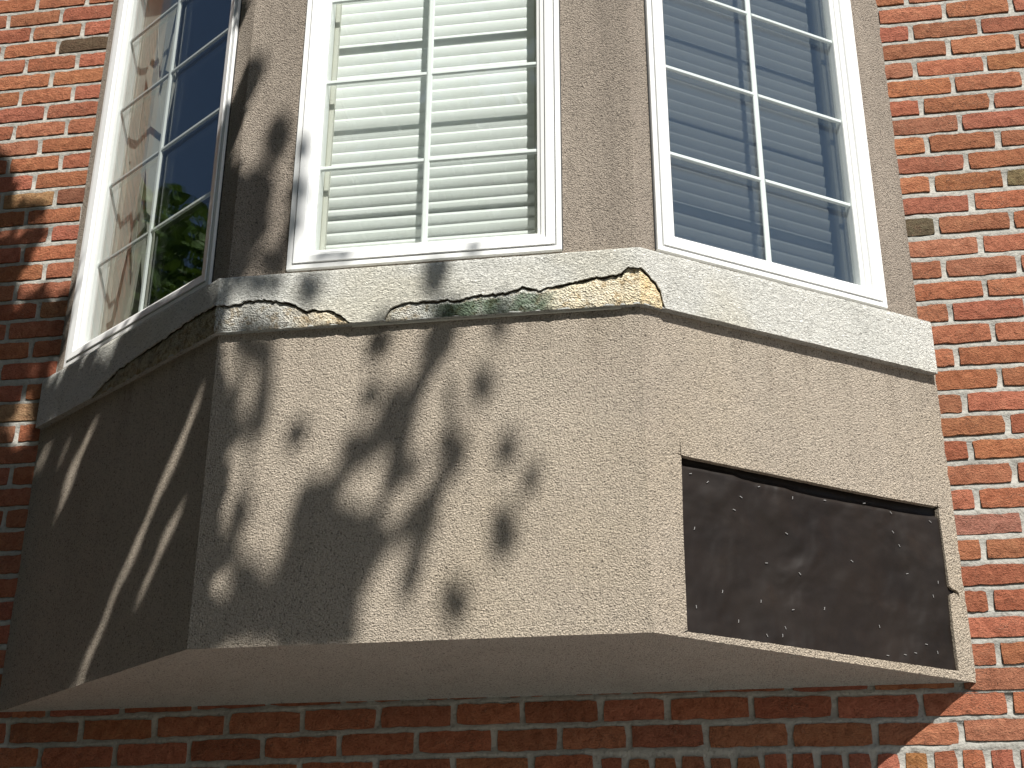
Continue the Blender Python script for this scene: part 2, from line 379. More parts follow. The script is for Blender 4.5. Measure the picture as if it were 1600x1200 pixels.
# mortar bed: joints bulge a little, ragged
mb = MB()
def mortar_zone(x0, x1, c0, c1, dx=0.011):
    n = max(2, int((x1 - x0) / dx)); rows = []
    for c in range(c0, c1):
        for off, dep in ((-0.5, 0.0010), (-0.365, 0.0075), (0.0, 0.004), (0.365, 0.006)):
            r = []
            for i in range(n + 1):
                x = x0 + (x1 - x0) * i / n; z = course_z(c, x) + off * BH
                y = dep + 0.0024 * nz(x, c + off, 3, 22) + 0.001 * nz(x, z, 9, 70)
                r.append((x - WL.x, y, z + 0.0014 * nz(x, z, 1, 30) - WL.z))
            rows.append(r)
    mb.grid(rows)
mortar_zone(-1.05, -0.02, -5, 44); mortar_zone(2.43, 3.40, -5, 44); mortar_zone(-0.02, 2.43, -5, 2)
for x0, x1, z0, z1 in ((X0, -1.05, GZ, ZT), (3.40, X1, GZ, ZT), (-1.05, 3.40, GZ, -5.5 * BH), (-1.05, 3.40, 43.25 * BH, ZT)):
    mb.poly(rel([(x0, 0.003, z0), (x1, 0.003, z0), (x1, 0.003, z1), (x0, 0.003, z1)]))
mb.build('mortar', M_MORTAR, wall, smooth=True)
mb = MB()
Pw = lambda x, y, z: (x - WL.x, y, z - WL.z)
mb.box(Pw, X0, X0 + 0.12, 0.021, 4.2, GZ, ZT); mb.box(Pw, X1 - 0.12, X1, 0.021, 4.2, GZ, ZT); mb.box(Pw, X0 + 0.12, X1 - 0.12, 4.1, 4.2, GZ, ZT); mb.box(Pw, X0 + 0.12, X1 - 0.12, 0.03, 4.1, ZT - 0.1, ZT)
mb.build('house_side', M_MORTAR, wall)
# ------------------------------------------------------------------ bay
xA, xB, xC, xE, D = -0.0543, 0.6696, 1.7421, 2.4944, 0.5145
LL = math.hypot(xB - xA, D); LR = math.hypot(xE - xC, D)
dL = ((xB - xA) / LL, -D / LL); dR = ((xE - xC) / LR, D / LR)
nL = (dL[1], -dL[0]); nR = (dR[1], -dR[0])
BO = Vector((1.2, 0, 0.05))
bay = tag(empty('bay_window', BO), 'three-sided taupe stucco bay window with pale trim band jutting from the brick wall', 'bay window', kind='thing')
def FP(face):
    if face == 'L': return lambda s, d, z: (xA + dL[0]*s + nL[0]*d - BO.x, dL[1]*s + nL[1]*d, z - BO.z)
    if face == 'R': return lambda s, d, z: (xC + dR[0]*s + nR[0]*d - BO.x, -D + dR[1]*s + nR[1]*d, z - BO.z)
    return lambda s, d, z: (s - BO.x, -D - d, z - BO.z)
thL = math.atan2(D, xB - xA); thR = math.atan2(D, xE - xC)
def plan(d, square=False):
    A = (xA + nL[0]*d, nL[1]*d) if square else (xA - d / math.sin(thL), 0.0)
    E = (xE + nR[0]*d, nR[1]*d) if square else (xE + d / math.sin(thR), 0.0)
    return [A, (xB - d * math.tan(thL / 2), -D - d), (xC + d * math.tan(thR / 2), -D - d), E]
def path(d, step=0.008, square=True, round_=0.0):
    """points along the bay's outline at offset d: (x, y, face, coordinate on that face)"""
    P = plan(d, square); out = []
    for i, face in enumerate('LFR'):
        a, b = P[i], P[i + 1]; Ls = math.dist(a, b); n = max(2, int(Ls / step))
        for j in range(n + (1 if i == 2 else 0)):
            t_ = j / n; x = lerp(a[0], b[0], t_); y = lerp(a[1], b[1], t_)
            co = {'L': t_ * LL, 'F': x, 'R': t_ * LR}[face]
            out.append((x, y, face, co))
    return out
# lower panel: left and front sides in one skin, right side with the sawn opening
ZB0, ZB1 = 0.881, 1.038
LOW = 0.006
def zbot(x, y): return lerp(0.050, 0.067, min(1, -y / D))
mb = MB(); rows = []
pl = [p for p in path(LOW, 0.009, False) if p[2] != 'R']
Cc = plan(LOW)[2]; pl.append((Cc[0], Cc[1], 'F', Cc[0]))
for p in pl[::1]:
    x, y = p[0], p[1]; zb = zbot(x, y) + 0.0012 * nz(x, y, 2, 90)
    rows.append([(x - BO.x, y + 0.0015 * nz(x, 0, z, 5), z - BO.z) for z in (zb, zb + 0.012, 0.16, 0.26, 0.36, 0.46, 0.56, 0.66, 0.76, 0.90)])
mb.grid(rows)
mb.build('lower_panel', M_LOW, bay, smooth=False)
PR = FP('R')
def edge(pts, n, amp, seed):
    out = []
    for (a, b), (c_, d_) in zip(pts, pts[1:]):
        m_ = max(1, int(math.dist((a, b), (c_, d_)) / n))
        for i in range(m_): t_ = i / m_; x, z = lerp(a, c_, t_), lerp(b, d_, t_); out.append((x + amp * nz(x, z, seed, 120), z + amp * nz(z, x, seed + 5, 120)))
    return out
hole = edge([(0.0955, 0.500), (0.0905, 0.30), (0.0885, 0.0885)], 0.02, 0.0006, 1)
hole += [(0.0885, 0.083), (0.074, 0.0735), (0.0900, 0.0795)]
hole += edge([(0.0915, 0.0795), (0.274, 0.0785), (0.499, 0.0765), (0.679, 0.0745), (0.861, 0.073)], 0.012, 0.0012, 2)
hole += [(0.8655, 0.0735), (0.8675, 0.0735)]
hole += edge([(0.8675, 0.078), (0.868, 0.176), (0.8695, 0.258)], 0.02, 0.0006, 3)
hole += [(0.871, 0.2665), (0.884, 0.273), (0.893, 0.271), (0.9015, 0.262), (0.9005, 0.275), (0.892, 0.282), (0.881, 0.283), (0.8725, 0.290)]
hole += edge([(0.8725, 0.292), (0.8715, 0.40), (0.8695, 0.4965)], 0.02, 0.0005, 4)
hole += [(0.8705, 0.4975), (0.887, 0.4985), (0.8705, 0.5005), (0.8695, 0.503), (0.8692, 0.538), (0.8668, 0.503)]
hole += edge([(0.8655, 0.5005), (0.66, 0.4985), (0.4595, 0.501)], 0.03, 0.0006, 5)
hole += [(0.4585, 0.5015), (0.4575, 0.514), (0.4565, 0.5015)]
hole += edge([(0.4555, 0.501), (0.256, 0.5035), (0.0985, 0.5055)], 0.03, 0.0006, 6)
hole += [(0.0965, 0.507), (0.0935, 0.549), (0.0925, 0.548), (0.0935, 0.5085), (0.075, 0.5105), (0.0935, 0.5045)]
sE = LR + LOW / math.tan(thR) * 1.0
s0 = -LOW * math.tan(thR / 2)
outer = []
nb = 70
for i in range(nb + 1):
    s = lerp(s0, sE, i / nb); zz = lerp(0.067, 0.050, i / nb); outer.append((s, zz + 0.0012 * nz(s, 0, 7, 90)))
outer += [(sE, 0.3), (sE, 0.6), (sE, 0.90), (lerp(s0, sE, .5), 0.90), (s0, 0.90), (s0, 0.6), (s0, 0.3)]
V3 = lambda L_: [Vector((a, b, 0)) for a, b in L_]
tris = tessellate_polygon([V3(outer), V3(hole)])
allp = outer + hole
v = [PR(s, LOW, z) for s, z in allp]; f = [tuple(t_) for t_ in tris]
base = len(v); h0 = len(outer); nh = len(hole)
v += [PR(s, LOW - 0.0145, z) for s, z in hole]
for i in range(nh): j = (i + 1) % nh; f.append((h0 + i, h0 + j, base + j, base + i))
o = mesh('lower_panel', v, f, M_LOW, bay); tag(o, 'right stucco side with a large rectangular patch sawn out')
# soffit
mb = MB(); P_ = plan(LOW - 0.0015)
mb.poly([(x - BO.x, y, zbot(x, y) + 0.0015 - BO.z) for x, y in [(P_[0][0], 0.02), P_[0], P_[1], P_[2], P_[3], (P_[3][0], 0.02)]])
mb.build('soffit', M_SOFFIT, bay)
# building paper with wrinkles, and its staples
rows = []
folds = [(0.21, 0.42, 0.9, 0.05, 0.004), (0.34, 0.40, -0.6, 0.06, 0.004), (0.60, 0.30, 0.4, 0.10, 0.003), (0.19, 0.16, 1.1, 0.05, 0.005), (0.74, 0.39, -0.7, 0.03, 0.004), (0.31, 0.15, -0.9, 0.04, 0.003), (0.50, 0.14, 0.2, 0.07, 0.003)]
for i in range(121):
    s = 0.08 + (0.905 - 0.08) * i / 120; r = []
    for j in range(61):
        z = 0.066 + (0.515 - 0.066) * j / 60
        d = -0.0085 + 0.0046 * nz(s, z, 0, 5) - 0.0042 * abs(nz(s + 0.5 * z, z - 0.4 * s, 5, 8)) + 0.0022 * abs(nz(s - 0.6 * z, z, 7, 13)) + 0.0006 * nz(s, z, 7, 30)
        for fs, fz, an, wd, am in folds:
            u_ = (s - fs) * math.cos(an) + (z - fz) * math.sin(an); w_ = -(s - fs) * math.sin(an) + (z - fz) * math.cos(an)
            d += am * math.exp(-(u_ / 0.11) ** 2) * 0.6 * math.exp(-(w_ / (wd if w_ > 0 else wd * 0.3)) ** 2)
        d += 0.0075 * max(0, min(1, (s - 0.74) / 0.12)) + 0.004 * max(0, min(1, (0.14 - z) / 0.06)) * (1 - max(0, min(1, (s - 0.74) / 0.12)))
        top = interp([(0.08, 0.492), (0.13, 0.486), (0.25, 0.4835), (0.31, 0.475), (0.40, 0.477), (0.47, 0.470), (0.53, 0.468), (0.62, 0.468), (0.70, 0.472), (0.80, 0.468), (0.9, 0.472)], s)
        if z > top: d -= 0.010 * min(1, (z - top) / 0.006)
        r.append(PR(s, d, z))
    rows.append(r)
mb = MB(); mb.grid(rows); paper = mb.build('building_paper', M_PAPER, bay, smooth=True); tag(paper, 'wrinkled black building paper bared in the sawn opening')
STAPLES = [(.127,.469,20),(.173,.455,40),(.319,.467,30),(.245,.397,-20),(.13,.333,70),(.266,.432,-25),(.42,.456,80),(.517,.465,0),(.393,.36,-30),(.638,.476,10),(.722,.465,-40),(.721,.413,-55),(.738,.38,-50),(.843,.458,-40),(.582,.317,-40),(.751,.308,10),(.843,.297,80),(.196,.189,80),(.123,.144,88),(.238,.125,85),(.303,.18,85),(.313,.1,-65),(.328,.277,10),(.422,.263,-40),(.484,.185,80),(.393,.171,10),(.366,.124,-70),(.355,.104,80),(.823,.259,-75),(.647,.162,-75),(.785,.133,0),(.747,.107,0),(.816,.116,-80),(.66,.091,5),(.714,.099,0)]
mb = MB(); Lh = 0.0036
mb.box(XYZ, -Lh, Lh, -0.0007, 0.0, -0.0007, 0.0007); mb.box(XYZ, -Lh, -Lh + 0.0012, 0.0, 0.004, -0.0007, 0.0007); mb.box(XYZ, Lh - 0.0012, Lh, 0.0, 0.004, -0.0007, 0.0007)
st_me = bpy.data.meshes.new('staple'); st_me.from_pydata(mb.v, [], mb.f); st_me.materials.append(M_STEEL)
for s, z, an in STAPLES:
    o = bpy.data.objects.new('staple', st_me); COL.objects.link(o); o.parent = paper
    best = -0.015
    d = -0.0085 + 0.0046 * nz(s, z, 0, 5) - 0.0042 * abs(nz(s + 0.5 * z, z - 0.4 * s, 5, 8)) + 0.0022 * abs(nz(s - 0.6 * z, z, 7, 13)) + 0.0006 * nz(s, z, 7, 30)
    for fs, fz, a_, wd, am in folds:
        u_ = (s - fs) * math.cos(a_) + (z - fz) * math.sin(a_); w_ = -(s - fs) * math.sin(a_) + (z - fz) * math.cos(a_)
        d += am * math.exp(-(u_ / 0.11) ** 2) * 0.6 * math.exp(-(w_ / (wd if w_ > 0 else wd * 0.3)) ** 2)
    d += 0.0075 * max(0, min(1, (s - 0.74) / 0.12)) + 0.004 * max(0, min(1, (0.14 - z) / 0.06)) * (1 - max(0, min(1, (s - 0.74) / 0.12)))
    loc = PR(s, d + 0.0014, z)
    an += random.uniform(-8, 8)
    o.matrix_local = Matrix.Translation(loc) @ Matrix.Rotation(math.pi / 2 - thR, 4, 'Z') @ Matrix.Rotation(0, 4, 'Z') @ Matrix.Identity(4) if False else Matrix.Translation(loc) @ Matrix.Rotation(math.atan2(dR[1], dR[0]), 4, 'Z') @ Matrix.Rotation(math.radians(-an), 4, 'Y')
# upper walls round the windows
WIN = {'L': (0.0688, 0.8126, 0.42), 'F': (0.8318, 1.5525, 1.1888), 'R': (0.0599, 0.7861, 0.4253)}
ZW, ZWT, ZTOP = 1.0607, 2.592, 2.93
UP = -0.008
Pu = plan(UP)
for face in 'LFR':
    P = FP(face); a, b, _ = WIN[face]
    e0, e1 = {'L': (-UP / math.tan(thL), LL + UP * math.tan(thL / 2)), 'F': (Pu[1][0], Pu[2][0]), 'R': (-UP * math.tan(thR / 2), LR + UP / math.tan(thR))}[face]
    mb = MB()
    def panel(s_a, s_b, z_a, z_b):
        n = max(2, int((s_b - s_a) / 0.03)); m_ = max(2, int((z_b - z_a) / 0.05))
        mb.grid([[P(lerp(s_a, s_b, i / n), UP + (0.0012 * nz(lerp(s_a, s_b, i / n), lerp(z_a, z_b, j / m_), 4, 6) if 0 < i < n else 0), lerp(z_a, z_b, j / m_)) for j in range(m_ + 1)] for i in range(n + 1)])
    panel(e0, a + 0.004, 0.95, ZTOP); panel(b - 0.004, e1, 0.95, ZTOP); panel(a + 0.004, b - 0.004, 0.95, ZW + 0.006); panel(a + 0.004, b - 0.004, ZWT - 0.006, ZTOP)
    mb.build('upper_wall', M_UP, bay)
mb = MB(); Pt = plan(0.05)
for z in (ZTOP - 0.001, ZTOP + 0.08): mb.poly([(x - BO.x, y, z - BO.z) for x, y in [(Pt[0][0], 0.0), Pt[0], Pt[1], Pt[2], Pt[3], (Pt[3][0], 0.0)]])
for a, b in zip(Pt, Pt[1:]): mb.poly([(a[0] - BO.x, a[1], ZTOP - 0.001 - BO.z), (b[0] - BO.x, b[1], ZTOP - 0.001 - BO.z), (b[0] - BO.x, b[1], ZTOP + 0.08 - BO.z), (a[0] - BO.x, a[1], ZTOP + 0.08 - BO.z)])
mb.build('light_cap', M_BAND, bay)  # unseen cap added to stop light leaking in at the bay's top

# ------------------------------------------------------------------ trim band with the broken skin
PB = 0.026
DMG = {'L': [(0.0, 0), (0.300, 0), (0.301, 0.884), (0.332, 0.8975), (0.38, 0.912), (0.431, 0.9285), (0.50, 0.934), (0.581, 0.942), (0.66, 0.949), (0.73, 0.957), (0.817, 0.9635), (0.89, 0.9600)],
       'F': [(0.655, 0.960), (0.6926, 0.9545), (0.73, 0.962), (0.7716, 0.9665), (0.8307, 0.958), (0.8627, 0.948), (0.896, 0.927), (0.9281, 0.923), (0.9644, 0.920), (0.9908, 0.908), (1.0133, 0.882), (1.015, 0), (1.104, 0), (1.105, 0.882), (1.1146, 0.9046), (1.1248, 0.9165), (1.15, 0.9255), (1.1706, 0.927), (1.2056, 0.929), (1.24, 0.926), (1.2627, 0.9295), (1.2853, 0.924), (1.3471, 0.9345), (1.4101, 0.936), (1.4583, 0.9485), (1.4936, 0.938), (1.5512, 0.946), (1.6167, 0.959), (1.6913, 0.964), (1.7171, 0.980), (1.745, 0.981)],
       'R': [(0.0, 0.980), (0.018, 0.969), (0.03, 0.954), (0.04, 0.950), (0.054, 0.927), (0.062, 0.884), (0.063, 0), (9, 0)]}
def zskin(face, co):
    z = interp(DMG[face], co)
    if z < ZB0: return ZB0
    return max(ZB0, z + 0.0055 * nz(co, 0, 3, 45) + 0.0050 * nz(co, 1, 8, 130) + 0.0018 * math.sin(co * 977) * nz(co, 2, 2, 20))
pin, pmid, pout = path(-0.012, 0.006), path(0.006, 0.006), path(PB, 0.006)
NP = len(pout)
# the paths have the same number of columns per side only if counted alike, so resample
def resample(d):
    P = plan(d, True); out = []
    for i, face in enumerate('LFR'):
        n = (148, 180, 152)[i]
        for j in range(n + (1 if i == 2 else 0)):
            t_ = j / n; x = lerp(P[i][0], P[i+1][0], t_); y = lerp(P[i][1], P[i+1][1], t_)
            out.append((x, y, face, {'L': t_ * LL, 'F': x, 'R': t_ * LR}[face]))
    return out
def nrm(face): return {'L': nL, 'F': (0, -1), 'R': nR}[face]
q_out, q_sk, q_core, q_in = resample(PB), resample(PB - 0.005), resample(PB - 0.016), resample(-0.015)
rows = []
for i, p in enumerate(q_out):
    x, y, face, co = p; zl = zskin(face, co); n_ = nrm(face); r = []
    sk = q_sk[i]; inn = q_in[i]
    r.append((sk[0] - BO.x, sk[1], zl + 0.001 - BO.z))
    for t_ in (0, 0.08, 0.35, 0.65, 0.93, 1.0):
        z = lerp(zl, ZB1, t_); dd = 0.0016 * nz(x, y, z, 9) + (0.0012 if (t_ == 0 and zl > ZB0 + 0.002) else 0) - (0.0025 if t_ == 1 else 0)
        r.append((x + n_[0] * dd - BO.x, y + n_[1] * dd, z + 0.0008 * nz(x, z, 6, 60) - BO.z))
    r.append((inn[0] - BO.x, inn[1], ZB1 + 0.004 - BO.z))
    rows.append(r)
mb = MB(); mb.grid(rows)
mb.poly(list(reversed(rows[0]))[:1] + rows[0][1:7] + [(q_in[0][0] - BO.x, q_in[0][1], ZB0 - BO.z)])
mb.poly(rows[-1][1:8] + [(q_in[-1][0] - BO.x, q_in[-1][1], ZB0 - BO.z)])
band = mb.build('trim_band', M_BAND, bay); tag(band, 'pale stucco band under the windows, its lower skin broken away')
mb = MB(); mb.grid([[(q_core[i][0] - BO.x, q_core[i][1], ZB0 + 0.004 - BO.z), (q_core[i][0] - BO.x, q_core[i][1], ZB1 - 0.01 - BO.z)] for i in range(len(q_core))])
mb.build('foam_core', M_CORE, band)
# underside of the band
rows = []
for i, p in enumerate(q_out):
    x, y, face, co = p; dmg = zskin(face, co) > ZB0 + 0.002; n_ = nrm(face)
    dd = -0.0055 + 0.003 * nz(x, y, 1, 60) if dmg else -0.001
    inn = q_in[i]; zz = ZB0 + (0.0015 * nz(x, y, 4, 40) if dmg else 0)
    rows.append([(inn[0] - BO.x, inn[1], ZB0 - BO.z), (x + n_[0] * dd - BO.x, y + n_[1] * dd, zz - BO.z), (q_out[i][0] + n_[0] * (dd - 0.001) - BO.x, q_out[i][1] + n_[1] * (dd - 0.001), zz + 0.005 - BO.z)])
mb = MB(); mb.grid(rows); mb.build('band_underside', M_SOFFIT, band)
# bare foam under the broken skin
GREEN, WHITE, TAN, YEL, GREY = (0.13, 0.17, 0.12), (0.60, 0.60, 0.55), (0.58, 0.49, 0.35), (0.76, 0.67, 0.48), (0.42, 0.40, 0.36)
def foamcol(face, co, t_, z):
    n_ = nz(co, z, 2, 25) * 0.5 + nz(co, z, 5, 90) * 0.35
    mixc = lambda a, b, k_: tuple(lerp(p, q, max(0, min(1, k_))) for p, q in zip(a, b))
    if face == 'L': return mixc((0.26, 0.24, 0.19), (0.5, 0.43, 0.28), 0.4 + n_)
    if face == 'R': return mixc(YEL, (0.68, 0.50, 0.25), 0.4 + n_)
    g_ = 0.8 + 1.1 * n_ + 0.15 * math.sin(co * 30) - (0.75 if t_ > 0.8 else 0)
    bands = [(0.66, mixc(GREY, WHITE, 0.5 + n_)), (0.84, mixc(GREY, WHITE, 0.5 + n_)), (0.90, mixc(TAN, WHITE, 0.3 + n_)), (1.03, mixc(TAN, YEL, 0.6 + n_)), (1.13, mixc(YEL, WHITE, 0.45 + n_)), (1.18, mixc(WHITE, GREY, 0.5 + n_)), (1.26, mixc(WHITE, GREEN, g_ + 0.15)), (1.50, mixc(WHITE, GREEN, g_)), (1.56, mixc(YEL, WHITE, 0.3 + n_)), (1.80, mixc(YEL, TAN, 0.3 + n_))]
    cj = co + 0.025 * nz(co, z, 9, 40)
    for (a_, ca_), (b_, cb_) in zip(bands, bands[1:]):
        if cj <= b_: return mixc(ca_, cb_, (cj - a_) / (b_ - a_))
    return bands[-1][1]
v, f, cl = [], [], []
prev = None
for i, p in enumerate(q_out):
    x, y, face, co = p; zl = zskin(face, co); n_ = nrm(face)
    if zl < ZB0 + 0.003: prev = None; continue
    gap = 0.0012 + 0.0052 * nz(co, 3, 1, 13) + 0.0024 * nz(co, 5, 1, 60)
    if face == 'F' and 1.19 < co < 1.70: gap += 0.0012
    zt = max(ZB0 + 0.002, zl - max(-0.001, gap)); cur = len(v); NR_ = 9
    for j in range(NR_):
        t_ = j / (NR_ - 1); z = lerp(ZB0 - 0.0005, zt, t_)
        dd = -0.0028 + 0.0044 * nz(co, z, 7, 24) + 0.0026 * nz(co, z, 11, 75) - 0.005 * max(0, t_ - 0.85) / 0.15 - (0.003 if j == 0 else 0)
        if face == 'F' and abs(co - 1.7) < 0.004: dd -= 0.006
        v.append((x + n_[0] * dd - BO.x, y + n_[1] * dd, z - BO.z)); cl.append(foamcol(face, co, t_, z))
    if prev is not None:
        for j in range(NR_ - 1): f.append((prev + j, cur + j, cur + j + 1, prev + j + 1))
    prev = cur
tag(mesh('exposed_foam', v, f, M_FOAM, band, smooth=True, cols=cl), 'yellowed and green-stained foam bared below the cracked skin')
# thin strip along the underside of the band's front
mb = MB(); qa, qb = resample(0.0085), resample(0.012)
idx = [i for i, p in enumerate(qa) if p[2] == 'F' and 1.02 < p[3] < 1.70]
mb.grid([[(qa[i][0] - BO.x, qa[i][1], ZB0 - 0.0005 - BO.z), (qa[i][0] - BO.x, qa[i][1], ZB0 - 0.0045 - BO.z), (qb[i][0] - BO.x, qb[i][1], ZB0 - 0.0045 - BO.z), (qb[i][0] - BO.x, qb[i][1], ZB0 - 0.0005 - BO.z)] for i in idx])
mb.build('drip_strip', M_JAMB, band)

# ------------------------------------------------------------------ windows
def sweep(P, a, b, z0, z1, prof):
    """mitred frame: prof = (inset, depth) points"""
    v, f = [], []
    for wi, d in prof:
        for s, z in ((a + wi, z0 + wi), (b - wi, z0 + wi), (b - wi, z1 - wi), (a + wi, z1 - wi)): v.append(P(s, d, z))
    for i in range(len(prof) - 1):
        for j in range(4):
            q = i * 4; f.append((q + j, q + (j + 1) % 4, q + 4 + (j + 1) % 4, q + 4 + j))
    return v, f
FIN = [(0.0, -0.03), (0.0, 0.002), (0.0008, 0.003), (0.0130, 0.003), (0.0136, 0.0015), (0.0140, -0.008), (0.0164, -0.008)]
SASH = [(0.0164, -0.012), (0.0166, 0.0045), (0.0178, 0.0058), (0.0400, 0.0020), (0.0412, -0.0005), (0.0418, -0.0060), (0.0430, -0.0062), (0.0535, -0.0085), (0.0548, -0.0110), (0.0556, -0.0150), (0.0640, -0.0180), (0.0652, -0.0215), (0.0655, -0.060)]
ZMUN = (1.3847, 1.6688, 1.9552, 2.2350)
wlab = {'L': 'left side window with dark reflecting panes and pale shapes standing in for a reflection', 'F': 'centre window with white blind and six-pane grille', 'R': 'right side window with grey-blue blind behind a mesh screen'}
for face in 'LFR':
    P = FP(face); a, b, mc = WIN[face]
    v, f = sweep(P, a, b, ZW, ZWT, FIN); win = mesh('window', v, f, M_VINYL, bay); tag(win, wlab[face])
    v, f = sweep(P, a, b, ZW, ZWT, SASH); mesh('sash', v, f, M_VINYL, win)
    # thin black line beside the fin
    mb = MB(); mb.box(P, a - 0.0035, a + 0.001, UP - 0.004, UP + 0.0035, ZW + 0.004, ZWT); mb.box(P, b - 0.001, b + 0.0025, UP - 0.004, UP + 0.0025, ZW + 0.004, ZWT)
    mb.build('edge_line', M_EDGE, win)
    gi = 0.064; dz = {'L': 0.014, 'F': 0.0, 'R': 0.003}[face]
    for nm, d in (('pane', -0.0195), ('pane', -0.0375)):
        mb = MB(); mb.box(P, a + gi, b - gi, d - 0.0015, d + 0.0015, ZW + gi, ZWT - gi); mb.build(nm, M_GLASS, win)
    def bar(s_a, s_b, z_a, z_b, horiz):
        mb = MB(); d0, d1, d2 = -0.0320, -0.0285, -0.0255; e = 0.0035
        if horiz:
            pr = [(z_a, d0), (z_a, d1), (z_a + e, d2), (z_b - e, d2), (z_b, d1), (z_b, d0)]
            R_ = [[P(s, d, z) for z, d in pr] for s in (s_a, s_b)]
        else:
            pr = [(s_a, d0), (s_a, d1), (s_a + e, d2), (s_b - e, d2), (s_b, d1), (s_b, d0)]
            R_ = [[P(s, d, z) for s, d in pr] for z in (z_a, z_b)]
        mb.grid(R_); mb.grid([[R_[0][0], R_[0][5]], [R_[1][0], R_[1][5]]])
        mb.build('muntin', M_GRILLE, win)
    hw = 0.0082
    bar(mc - hw, mc + hw, ZW + 0.0655, ZWT - 0.0655, False)
    for z in ZMUN:
        bar(a + 0.0655, mc - hw + 0.0004, z + dz - hw * 0.85, z + dz + hw * 0.85, True); bar(mc + hw - 0.0004, b - 0.0655, z + dz - hw * 0.85, z + dz + hw * 0.85, True)
    # painted reveal inside
    mb = MB(); g2 = 0.066; din = -0.20
    mb.box(P, a + 0.03, a + g2 - 0.0005, din, -0.061, ZW + 0.03, ZWT - 0.03); mb.box(P, b - g2 + 0.0005, b - 0.03, din, -0.061, ZW + 0.03, ZWT - 0.03)
    mb.box(P, a + g2, b - g2, din, -0.061, ZW + 0.03, ZW + g2 - 0.0005); mb.box(P, a + g2, b - g2, din, -0.061, ZWT - g2 + 0.0005, ZWT - 0.03)
    mb.build('reveal', M_JAMB, win)
    # inner stops
    mb = MB()
    for s1, s2 in ((a + g2, a + g2 + 0.012), (b - g2 - 0.012, b - g2)): mb.box(P, s1, s2, -0.078, -0.066, ZW + g2, ZWT - g2)
    mb.build('inner_stop', M_JAMB, win)
    if face == 'R':
        mb = MB(); mb.box(P, a + g2, b - g2, -0.0475, -0.0465, ZW + g2, ZWT - g2); mb.build('insect_screen', M_SCREEN, win)
# inner skin of the bay and the room behind
mb = MB()
for face in 'LFR':
    P = FP(face); a, b, _ = WIN[face]; e0, e1 = {'L': (0.06, LL - 0.065), 'F': (xB + 0.07, xC - 0.07), 'R': (0.065, LR - 0.06)}[face]
    for s_a, s_b, z_a, z_b in ((e0 - 0.06, a + 0.03, 0.2, 2.9), (b - 0.03, e1 + 0.06, 0.2, 2.9), (a + 0.03, b - 0.03, 0.2, ZW + 0.03), (a + 0.03, b - 0.03, ZWT - 0.03, 2.9)): mb.poly([P(s_a, -0.2, z_a), P(s_b, -0.2, z_a), P(s_b, -0.2, z_b), P(s_a, -0.2, z_b)])
mb.build('inner_lining', M_ROOM, bay)
mb = MB(); mb.box(XYZ, -1.2, 3.6, 0.08, 3.6, 0.15, 2.95)
i0 = mb.f; mb.f = [q for q in i0 if not all(abs(mb.v[t_][1] - 0.08) < 1e-6 for t_ in q)]
for x0, x1 in ((-1.2, 0.02), (2.43, 3.6)): mb.poly([(x0, 0.08, 0.15), (x1, 0.08, 0.15), (x1, 0.08, 2.95), (x0, 0.08, 2.95)])
mb.poly([(-0.1, 0.08, 0.152), (2.5, 0.08, 0.152), (1.7, -0.5, 0.152), (0.7, -0.5, 0.152)])
tag(mb.build('room_wall', M_ROOM), kind='structure')

# ------------------------------------------------------------------ blinds: curved slats, outer edge turned up
def blind(face, s0, s1, label, depth, pitch=0.0372):
    P = FP(face)
    root = tag(empty('window_blind', Vector(P((s0 + s1) / 2, depth, 1.09)) + BO), label, 'blind', 'slatted blinds hanging in the bay')
    ro = root.location - BO
    Q = lambda s, d, z: tuple(Vector(P(s, d, z)) - ro)
    z = 1.128; k_ = 0
    while z < 2.50:
        rel_h = (z - 1.1) / 1.3
        tilt = math.radians(lerp(58, 80, min(1, rel_h * 2.0)) + random.uniform(-2.0, 2.0))
        W = 0.050; pr = []
        for j in range(9):
            t_ = j / 8 - 0.5
            bow = 0.0042 * (1 - (2 * t_) ** 2)
            u_, n_ = t_ * W, bow
            if j == 8: n_ -= 0.002
            # along = rises outward; normal = outward and down
            d = math.cos(tilt) * u_ + math.sin(tilt) * n_; zz = math.sin(tilt) * u_ - math.cos(tilt) * n_
            pr.append((d, zz))
        th = 0.0026
        back = [(d - th * math.sin(tilt), zz + th * math.cos(tilt)) for d, zz in pr]
        ring = pr + back[::-1]
        jit = random.uniform(-0.0012, 0.0012); sag = random.uniform(-0.001, 0.001)
        v, f = [], []
        for s, dz in ((s0, jit), ((s0 + s1) / 2, sag), (s1, -jit)):
            v += [Q(s, depth + d, z + zz + dz) for d, zz in ring]
        n = len(ring)
        for i in range(2):
            for j in range(n): f.append((i*n + j, i*n + (j+1) % n, (i+1)*n + (j+1) % n, (i+1)*n + j))
        f.append(tuple(range(n))); f.append(tuple(range(2*n, 3*n)))
        mesh('slat', v, f, M_SLAT, root)
        z += pitch; k_ += 1
    mb = MB(); mb.box(Q, s0, s1, depth - 0.022, depth + 0.022, 2.505, 2.54); mb.build('headrail', M_SLAT, root)
    mb = MB(); mb.box(Q, s0, s1, depth - 0.02, depth + 0.02, 1.0965, 1.1065); mb.build('bottom_rail', M_SLAT, root)
blind('F', 0.871, 1.513 - 0.024, 'white slatted blind filling the centre window of the bay', -0.112)
blind('R', 0.129, 0.706, 'grey-blue looking slatted blind in the right window of the bay', -0.112)
